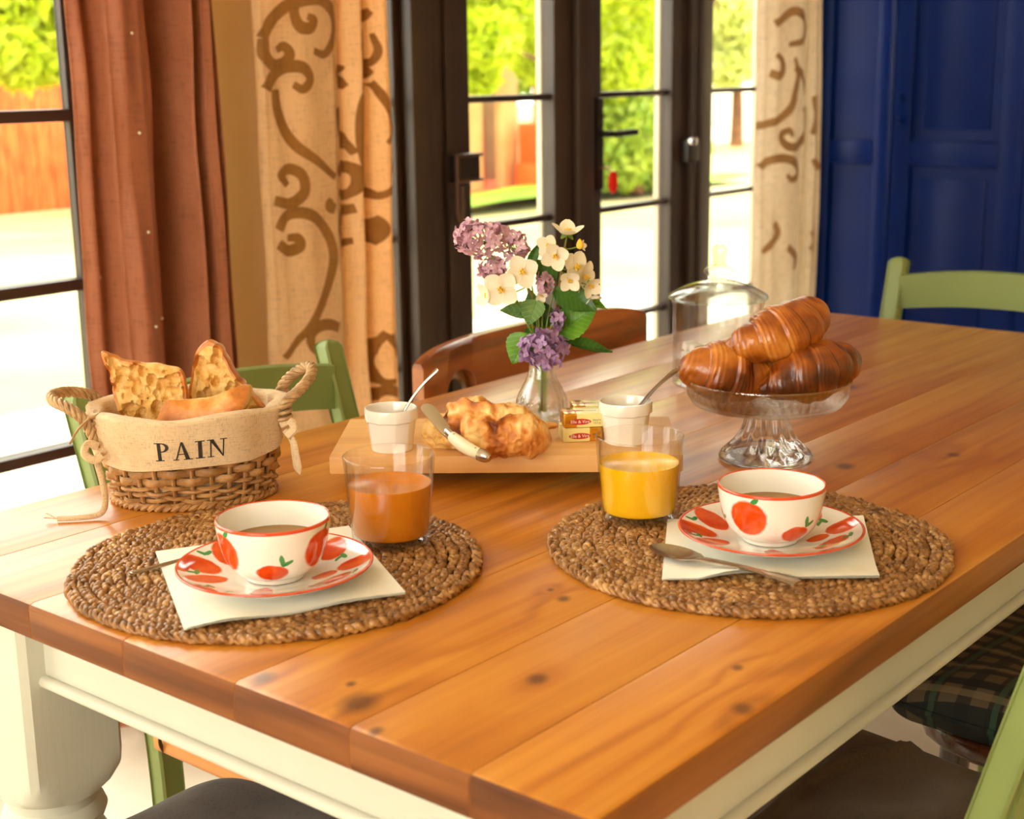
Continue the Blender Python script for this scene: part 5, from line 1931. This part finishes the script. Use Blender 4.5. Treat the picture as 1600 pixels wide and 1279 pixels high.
for q in (.2, .45, .72):
    p = hcurve(np.array([q]))[0] + face2 * .0066
    V, F = lathe([(0, 0), (.0012, 0), (.0012, .0006), (0, .0008)], 10)
    MB().add((V, F)).build('rivet', M_steel, kn, loc=p)

# ================================================================== CAKE STAND
stc = np.array([.827, .351, TH])
stand = thing('glass_cake_stand', 'pressed glass cake stand with fluted foot holding the croissants', 'cake stand', stc)
def flute(T, R, Z):
    w = np.clip((Z - .009) / .012, 0, 1)
    return R * (1 + .075 * np.cos(12 * T) * w)
foot = smooth_prof([(0, .001), (.050, .001), (.0545, .0), (.0565, .0025), (.0560, .006), (.0520, .011), (.0440, .017), (.0350, .026), (.0285, .037), (.0245, .050), (.0225, .060), (.0225, .066)], 5)
foot_in = [(.0, .066)]
MB().add(lathe(np.concatenate([foot, foot_in]), 144, flute)).build('foot', M_glass, stand, sharp=70)
def bowlf(T, R, Z):
    outer = R > .0885
    w = np.clip((Z - .074) / .003, 0, 1) * np.clip((.093 - Z) / .003, 0, 1)
    return R + np.where(outer, .0030 * (1 - np.abs(np.sin(30 * T + (Z - .07) * 40))) * w, 0)
bowl = [(0, .0662), (.0225, .0662), (.060, .0664), (.082, .0668), (.0880, .069), (.0905, .072), (.0915, .075), (.0925, .080), (.0938, .086), (.0952, .092), (.0972, .0955), (.0990, .0985), (.0988, .1002), (.0970, .1004),
        (.0945, .097), (.0925, .092), (.0905, .083), (.0880, .0745), (.082, .0708), (.060, .0700), (0, .0698)]
MB().add(lathe(bowl, 480, bowlf)).build('bowl', M_bowl, stand, sharp=35)

# ================================================================== CROISSANTS
t = NT('croissant_crust')
v = t.coords(rand=True)
att = t.n('Attribute'); att.attribute_name = 'layer'
n1 = t.noise(v, 50, 5, .6)
val = t.math('ADD', t.math('MULTIPLY', att.outputs['Fac'], .65), t.math('MULTIPLY', n1, .40))
t.color(t.ramp(val, [(.20, srgb(72, 28, 5)), (.45, srgb(136, 64, 12)), (.70, srgb(186, 106, 30)), (.95, srgb(226, 160, 74))]))
t.setp(Roughness=.3)
t.b.inputs['Coat Weight'].default_value = .35
t.b.inputs['Coat Roughness'].default_value = .2
t.bump(t.noise(t.coords(scale=(1, 1, 1), rand=True), 140, 5), .35, .002)
M_cro = t.m


def croissant(label, center, yaw_, tilt, roll_, L, R, bend, seed, plump=1.0, turns=5, lump=0.0):
    nL, nA = 190, 84
    s = np.linspace(-1, 1, nL)
    a = np.linspace(0, 2 * PI, nA, endpoint=False)
    nz = Noise(seed, 40, 3)
    nzf = Noise(seed + 1, 130, 3)
    r = np.random.default_rng(seed)
    # spine: arc in the xy plane
    phi = s * bend
    if bend > 1e-3:
        rad = L / (2 * bend)
        sp = np.stack([rad * np.sin(phi), -(rad * np.cos(phi) - rad * math.cos(bend * .5)), 0 * s], -1)
    else:
        sp = np.stack([s * L / 2, 0 * s, 0 * s], -1)
    Tn = np.gradient(sp, axis=0); Tn /= np.linalg.norm(Tn, axis=1, keepdims=True)
    Nn = np.array([0, 0, 1.0])[None].repeat(nL, 0)
    Bn = np.cross(Tn, Nn)
    S, A = np.meshgrid(s, a, indexing='ij')
    # rolled layers: overlapping shoulders, each wound slightly askew
    skew = .16 * np.sin(A * 1.0 + seed) + .05 * np.sin(2 * A + 2 * seed)
    q = (np.abs(S + .04 * np.sin(A + seed * 2)) ** .85) * turns * .62 + .45 + skew
    fl_, saw = np.floor(q), q - np.floor(q)
    envs = lambda x: np.power(np.clip(1 - np.clip(x, 0, 1) ** 1.9, .015, 1), .72)
    rr = R * plump * (.62 * envs(np.abs(S)) + .38 * envs((fl_ + .15) / (turns * .62 + .45)) * np.where(np.abs(S) > .97, .55, 1))
    rr = rr * (1 + .05 * np.sin(saw * PI) - .06 * np.power(saw, 6))
    fine = np.sin(saw * 2 * PI * 5.0 + 1.2 * np.sin(A * 2 + fl_)) * np.clip(saw * 1.6 - .25, 0, 1)
    P0 = sp[:, None, :] + rr[..., None] * (np.cos(A)[..., None] * Nn[:, None, :] * .90 + np.sin(A)[..., None] * Bn[:, None, :])
    out = np.cos(A)[..., None] * Nn[:, None, :] + np.sin(A)[..., None] * Bn[:, None, :]
    d = R * (.07 + lump) * nz(P0) + R * .010 * fine + R * .022 * nzf(P0)
    P = P0 + out * d[..., None]
    V, F = grid(P, cv=True)
    F = F[:, ::-1].tolist()
    F = [tuple(f) for f in F] + [tuple(reversed(range(nA))), tuple(range((nL - 1) * nA, nL * nA))]
    mb = MB().add((V, F))
    o = mb.build('croissant', M_cro, loc=center, sharp=None)
    o.rotation_mode = 'XYZ'
    o.rotation_euler = (Matrix.Rotation(yaw_, 3, 'Z') @ Matrix.Rotation(tilt, 3, 'Y') @ Matrix.Rotation(roll_, 3, 'X')).to_euler()
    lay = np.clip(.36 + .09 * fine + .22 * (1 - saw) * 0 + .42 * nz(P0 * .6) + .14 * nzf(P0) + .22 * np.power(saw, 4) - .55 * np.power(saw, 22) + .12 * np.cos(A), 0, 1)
    at = o.data.attributes.new('layer', 'FLOAT', 'POINT')
    at.data.foreach_set('value', lay.ravel().astype(np.float32))
    return tag(o, label, 'croissant', 'croissants on the cake stand')
def SP(dx, df, z): return stc + RIGHT * dx + VIEW * df + UP * z
croissant('round dark croissant at the left of the cake stand', SP(-.047, .004, .108), VROT + .35, math.radians(4), .3, .125, .039, .45, 71, 1.0, 4, lump=.05)
croissant('flaky croissant at the right front of the cake stand', SP(.052, -.012, .108), VROT + .45, math.radians(-10), -.4, .150, .036, .5, 72, 1.0, 5)
croissant('flaky croissant lying on top of the other two', SP(.014, .006, .155), VROT + .42, math.radians(-17), .2, .148, .037, .45, 73, 1.0, 5)

# ================================================================== SUGAR JAR
jc = PZ(1120, 598, TH)
jar = thing('lidded_glass_jar', 'clear glass jar with domed lid and knob behind the croissants', 'jar', jc)
JR = .066
jp = [(0, .002), (JR - .01, .002), (JR - .003, 0), (JR, .003), (JR + .001, .008), (JR, .014), (JR, .118), (JR + .002, .122), (JR + .002, .126), (JR - .001, .127), (JR - .003, .124), (JR - .003, .014), (JR - .008, .008), (0, .007)]
MB().add(lathe(jp, 72)).build('body', M_thin, jar, sharp=50)
lid = smooth_prof([(0, .150), (.030, .146), (.052, .136), (JR + .001, .1275), (JR + .006, .1275), (JR + .007, .130), (JR + .004, .134), (.054, .143), (.030, .152), (.014, .156), (.0125, .160), (.020, .164), (.022, .169), (.018, .174), (.010, .177), (.0085, .182), (.0105, .192), (.011, .200), (.007, .206), (0, .207)], 4)
MB().add(lathe(lid, 64)).build('lid', M_glass_green, jar, sharp=60)
M_sugar = mat_plain('sugar', srgb(244, 238, 228), .6, srgb(236, 228, 214), 300)
sg_r = np.random.default_rng(3)
for i in range(58):
    lay = i // 15
    a = sg_r.uniform(0, 2 * PI); rr = (JR - .016) * math.sqrt(sg_r.uniform(0, 1))
    V, F = box(-.009, .009, -.006, .006, 0, .011, .001)
    V = rot_v(rot_v(V, 'x', sg_r.uniform(-.35, .35)), 'z', sg_r.uniform(0, PI))
    so = MB().add((V, F)).build('sugar_cube', M_sugar, loc=jc + np.array([rr * math.cos(a), rr * math.sin(a), .011 + lay * .0135]))
    tag(so, 'white sugar lump inside the lidded glass jar', 'sugar', 'sugar lumps in the jar')

# ================================================================== VASE AND FLOWERS
vc = PZ(847, 662, BT)
vase = thing('glass_vase', 'small cut glass vase of flowers at the back of the board', 'vase', vc)
def cut(T, R, Z):
    w = np.clip((.036 - Z) / .006, 0, 1) * np.clip(Z / .004, 0, 1)
    dia = np.maximum(np.abs(np.sin(9 * T + Z * 260)), np.abs(np.sin(9 * T - Z * 260)))
    return R - np.where(R > .0125, .0012 * (1 - dia) * w * 1.6, 0)
vp = smooth_prof([(0, .001), (.022, .001), (.0245, 0), (.026, .002), (.029, .014), (.0315, .026), (.030, .034), (.0245, .046), (.0185, .058), (.0152, .070), (.0148, .079), (.0172, .086), (.0176, .0872),
                  (.0165, .0874), (.0130, .079), (.0132, .070), (.0160, .058), (.0215, .046), (.0262, .034), (.0270, .026), (.024, .012), (0, .008)], 5)
MB().add(lathe(vp, 144, cut)).build('glass', M_vase, vase, sharp=None)
MB().add(lathe([(0, .0095), (.0232, .0128), (.0264, .026), (.0258, .034), (.0212, .046), (.0172, .054), (0, .054)], 48)).build('water', mat_glass('water', (1, 1, 1, 1), 1.33, clear=.7), vase)

M_stem = mat_leaf('green_stem', srgb(110, 140, 40), srgb(136, 156, 60), .15, 40)
M_stem_b = mat_leaf('brown_stem', srgb(122, 92, 40), srgb(140, 110, 54), .05, 40)
M_lfd = mat_leaf('deep_green_leaf', srgb(50, 94, 22), srgb(72, 122, 36), .3, 40, .35, True)
M_lfb = mat_leaf('bright_green_leaf', srgb(96, 152, 30), srgb(128, 184, 52), .45, 40, .35, True)
M_lfg = mat_leaf('grey_green_leaf', srgb(92, 136, 72), srgb(130, 166, 100), .35, 40, .35, True)
M_lilac_p = mat_leaf('pink_lilac_petal', srgb(214, 166, 190), srgb(240, 208, 220), .35, 120, .5)
M_lilac_v = mat_leaf('violet_lilac_petal', srgb(164, 124, 178), srgb(202, 168, 210), .3, 120, .5)
M_petal = mat_leaf('ivory_petal', srgb(252, 244, 220), srgb(255, 250, 236), .35, 60, .5)
M_stamen = mat_plain('yellow_stamen', srgb(246, 196, 50), .6, srgb(252, 214, 84), 200)


def vpt(px, py, off=0.0): return PV(px, py, vc, off) - vc
NECK = np.array([0, 0, .083])


def petal_mesh(nP, L, Wd, cup, m, name, inner=.12, tipw=1.0):
    """nP-petalled open flower facing +z"""
    mb = MB()
    s = np.linspace(0, 1, 8)
    e = np.linspace(-1, 1, 5)
    for k in range(nP):
        ang = 2 * PI * k / nP
        w = Wd * np.sin(np.clip(s * .86 + .10, 0, 1) * PI) ** .75
        x = inner * L + s * (1 - inner) * L
        zc = cup * L * (s ** 1.4)
        P = np.stack([np.broadcast_to(x[:, None], (8, 5)), w[:, None] * e[None, :], zc[:, None] + .22 * w[:, None] * (e[None, :] ** 2)], -1)
        V, F = grid(P)
        V = rot_v(V, 'z', ang)
        mb.add((V, F))
        Vb = V - np.array([0, 0, .0003])
        mb.add((Vb, F[:, ::-1].copy()))
    return mb


def orient(o, p, nrm, spin=0.0):
    q = Vector(nrm).to_track_quat('Z', 'Y').to_matrix().to_4x4()
    o.matrix_local = Matrix.Translation(Vector(p)) @ q @ Matrix.Rotation(spin, 4, 'Z')


fl_p = petal_mesh(4, .0078, .0027, .14, None, 'floret')
fl_p.add(tube(np.array([(0, 0, -.008), (0, 0, .0008)]), .0011, 6))
floret_p = fl_p.mesh('floret', M_lilac_p, sharp=None)
fl_v = petal_mesh(4, .0084, .0029, .16, None, 'floret')
fl_v.add(tube(np.array([(0, 0, -.008), (0, 0, .0008)]), .0011, 6))
floret_v = fl_v.mesh('floret', M_lilac_v, sharp=None)


def lilac(label, px, py, off, rx, ry, rz, n, me, seed, stem_from=NECK, mats=None):
    t = thing('lilac_sprig', label, 'lilac', vc, 0, 'lilac sprigs in the vase')
    c = vpt(px, py, off)
    r = np.random.default_rng(seed)
    mid = (c + stem_from) / 2 + np.array([0, 0, .01])
    root = np.array([r.uniform(-.006, .006), r.uniform(-.006, .006), .016])
    pth = catmull(np.array([root, stem_from + np.array([r.uniform(-.006, .006), r.uniform(-.006, .006), -.006]), mid, c]), 6)
    MB().add(tube(pth, np.linspace(.0016, .0010, len(pth)), 6)).build('stem', M_stem, t)
    g = PI * (3 - math.sqrt(5))
    for i in range(n):
        zz = 1 - 2 * (i + .5) / n
        rad = math.sqrt(1 - zz * zz)
        d = np.array([rad * math.cos(g * i), rad * math.sin(g * i), zz])
        d = d + r.normal(size=3) * .12
        d /= np.linalg.norm(d)
        k = r.uniform(.72, 1.05)
        p = c + (RIGHT * d[0] * rx + VIEW * d[1] * rz + UP * d[2] * ry) * k
        nd = RIGHT * d[0] / rx + VIEW * d[1] / rz + UP * d[2] / ry
        nd = nd / np.linalg.norm(nd) + r.normal(size=3) * .35
        o = link('floret', me, t)
        orient(o, p, nd, r.uniform(0, PI))
        sc = r.uniform(.82, 1.15)
        o.scale = (sc, sc, sc)
    for k in range(7):
        d = r.normal(size=3); d /= np.linalg.norm(d)
        e = c + (RIGHT * d[0] * rx + VIEW * d[1] * rz + UP * d[2] * ry) * .7
        MB().add(tube(np.array([c * .85 + mid * .15, (c + e) / 2, e]), .0006, 5)).build('stalk', M_stem, t)
    return t
K = .00079
lilac('big pink lilac cluster at the upper left of the bouquet', 751, 371, .004, 44 * K, 28 * K, .026, 74, floret_p, 81)
lilac('pink lilac tuft right of the big pink cluster', 806, 384, .010, 19 * K, 24 * K, .016, 26, floret_p, 82)
lilac('mauve lilac tuft below the big pink cluster', 770, 419, .004, 20 * K, 16 * K, .013, 22, floret_p, 83)
lilac('small mauve lilac tuft in the middle of the bouquet', 851, 443, -.004, 11 * K, 17 * K, .010, 16, floret_p, 84)
lilac('violet lilac cluster hanging over the vase neck', 849, 544, -.026, 36 * K, 27 * K, .020, 54, floret_v, 85)
lilac('few violet lilac florets above the hanging cluster', 873, 499, -.012, 9 * K, 14 * K, .007, 8, floret_v, 86)

flw = petal_mesh(4, .021, .0105, .10, None, 'flower', inner=.08)
flower_me = flw.mesh('petals', M_petal, sharp=None)
flc = petal_mesh(4, .019, .0095, .62, None, 'flower', inner=.08)
flower_cup_me = flc.mesh('petals', M_petal, sharp=None)
st = MB()
rs = np.random.default_rng(9)
for i in range(24):
    a = rs.uniform(0, 2 * PI); rr = rs.uniform(.0005, .0042)
    p0_ = np.array([rr * .3 * math.cos(a), rr * .3 * math.sin(a), 0]); p1_ = np.array([rr * 1.1 * math.cos(a), rr * 1.1 * math.sin(a), rs.uniform(.004, .0075)])
    st.add(tube(np.array([p0_, p1_]), np.array([.0003, .0008]), 5))
stamen_me = st.mesh('stamens', M_stamen)
sep_me = petal_mesh(4, .010, .0035, -.25, None, 's').mesh('sepals', M_stem, sharp=None)


def mock_orange(label, stem_pts, flowers, leaves=(), stem_m=None):
    t = thing('mock_orange_sprig', label, 'flower', vc, 0, 'ivory flower sprigs in the vase')
    path = catmull(np.array([(.002, .002, .016)] + [tuple(NECK + np.array([.001, 0, -.004]))] + [tuple(vpt(*q)) for q in stem_pts]), 6)
    MB().add(tube(path, np.linspace(.0017, .0010, len(path)), 6)).build('stem', stem_m or M_stem_b, t)
    for (px, py, off, nx, ny, nzv, kind, sc) in flowers:
        p = vpt(px, py, off)
        nd = RIGHT * nx + UP * ny - VIEW * nzv
        nd = nd / np.linalg.norm(nd)
        f = link('flower', flower_me if kind == 0 else flower_cup_me, t)
        orient(f, p, nd, random.uniform(0, 1.5))
        f.scale = (sc, sc, sc)
        link('stamens', stamen_me, f)
        link('sepals', sep_me, f, loc=(0, 0, -.001), rot=(0, 0, .78))
        near = path[np.argmin(np.linalg.norm(path - (p - nd * .02), axis=1))]
        MB().add(tube(catmull(np.array([near, (near + p - nd * .012) / 2 + np.array([0, 0, -.002]), p - nd * .001]), 5), .0008, 5)).build('flower_stalk', M_stem, t)
    return t
mock_orange('sprig with two open ivory flowers left of the bouquet centre', [(850, 520, .004), (832, 465, -.002), (818, 432, -.008)],
            [(815, 425, -.020, .1, .25, 1, 0, .98), (783, 451, -.024, -.15, -.1, 1, 0, 1.08), (763, 462, -.012, -.8, .1, .5, 1, .8), (845, 462, -.004, .2, -.2, 1, 1, .4)])
mo2 = mock_orange('upright sprig of ivory flowers at the right of the bouquet', [(862, 510, .002), (872, 455, .0), (878, 410, .004), (884, 375, .004)],
            [(886, 366, .002, .1, 1, .25, 1, 1.0), (858, 384, -.006, -.35, .1, .9, 1, .75), (868, 399, -.014, -.1, -.1, 1, 1, .9), (898, 418, -.002, .55, .15, .6, 0, 1.05), (890, 437, -.014, .0, -.25, 1, 1, .72), (912, 432, .0, .7, -.2, .6, 0, .95),
             (921, 446, -.006, .5, -.35, .8, 1, .72), (924, 462, .0, .4, -.9, .3, 1, .6), (908, 384, .0, .9, .2, .5, 1, .35)])
MB().add(lathe(smooth_prof([(0, -.005), (.0035, -.003), (.0042, .001), (.002, .006), (0, .008)], 4), 12)).build('flower_bud', M_stamen, mo2, loc=vpt(906, 383, -.004))


def leaf_mesh(L, Wd, curl, fold, teeth=.06, seed=0):
    r = np.random.default_rng(seed)
    ns, ne = 26, 11
    s = np.linspace(0, 1, ns); e = np.linspace(-1, 1, ne)
    w = Wd / 2 * np.sin(np.clip(s ** .72, 0, 1) * PI) ** .85 * (1 + teeth * np.where(np.arange(ns) % 3 == 0, 1, 0) * np.abs(1))
    w[0] = .0006; w[-1] = .0002
    S, E = np.meshgrid(s, e, indexing='ij')
    zz = -curl * L * S ** 2 + fold * np.abs(E) * w[:, None] + .012 * L * np.sin(S * 22) * (1 - np.abs(E)) * np.abs(E) * 4 * .25 + .02 * L * np.sin(S * 5 + E * 2 + seed)
    P = np.stack([S * L, w[:, None] * E, zz], -1)
    V, F = grid(P)
    mb = MB().add((V, F)).add((V - np.array([0, 0, .0003]), F[:, ::-1].copy()))
    mb.add(tube(np.stack([s * L, 0 * s, zz[:, ne // 2] + .0001], -1), np.linspace(.0007, .0002, ns), 5))
    return mb


def leaf(label, base, tip, Wd, m, face=(0, 0, 1), curl=.10, fold=.25, seed=0, off=(0, 0)):
    b, tp = vpt(base[0], base[1], off[0]), vpt(tip[0], tip[1], off[1])
    d = tp - b; L = np.linalg.norm(d); d /= L
    n = RIGHT * face[0] + UP * face[1] - VIEW * face[2]
    n = n - d * (n @ d); n /= np.linalg.norm(n)
    s = np.cross(n, d)
    t = thing('flower_leaf', label, 'leaf', vc, 0, 'leaves in the bouquet')
    o = leaf_mesh(L, Wd, curl, fold, seed=seed).build('blade', m, t, sharp=None)
    o.matrix_local = Matrix(((d[0], s[0], n[0], b[0]), (d[1], s[1], n[1], b[1]), (d[2], s[2], n[2], b[2]), (0, 0, 0, 1)))
    nk = NECK + np.array([0, 0, -.03])
    pth = catmull(np.array([nk, NECK * .6 + b * .4 + np.array([0, 0, .004]), b]), 6)
    MB().add(tube(pth, .0010, 5)).build('leaf_stalk', M_stem, t)
    return t
leaf('broad mid-green leaf at the right under the ivory flowers', (866, 452), (932, 482), .034, M_lfd, (-.2, .5, .8), .12, .2, 1, (0, -.016))
leaf('large bright green leaf low on the right', (870, 522), (932, 476), .040, M_lfb, (-.1, .45, .9), .05, .2, 2, (0, -.008))
leaf('narrow leaf stretching out to the right over the table', (875, 532), (958, 547), .020, M_lfd, (0, .8, .5), .05, .3, 3, (0, .004))
leaf('rounded bright leaf at the lower left of the bouquet', (822, 520), (800, 568), .036, M_lfb, (-.3, .2, .9), .05, .15, 4, (0, -.008))
leaf('grey-green folded leaf below the white flowers', (838, 468), (825, 506), .030, M_lfg, (-.2, .3, .9), .10, .35, 5, (-.006, -.022))
leaf('leaf tilting left under the white flowers', (840, 490), (782, 482), .026, M_lfg, (-.1, .7, .6), .08, .3, 6, (0, -.006))
leaf('very dark leaf deep in the middle of the bouquet', (850, 512), (848, 470), .034, M_lfd, (0, .1, 1), .03, .1, 7, (.006, .004))
leaf('upright dark leaf pointing up between lilac and ivory flowers', (826, 415), (842, 380), .012, M_lfd, (.3, .1, 1), .05, .4, 8, (.0, .006))
leaf('oval leaf behind the central lilac tuft', (868, 440), (832, 405), .026, M_lfd, (.1, .4, .9), .08, .2, 9, (.004, .0))
leaf('small leaf tip at the far right of the bouquet', (912, 466), (950, 482), .014, M_lfb, (0, .8, .5), .04, .3, 10, (.004, .006))
leaf('dark leaf hidden under the left white flower', (838, 500), (828, 452), .022, M_lfd, (-.1, .1, 1), .03, .2, 11, (.004, .0))
leaf('dark leaf behind the hanging violet lilac', (846, 540), (822, 512), .030, M_lfd, (-.1, .1, 1), .03, .2, 12, (.006, .004))
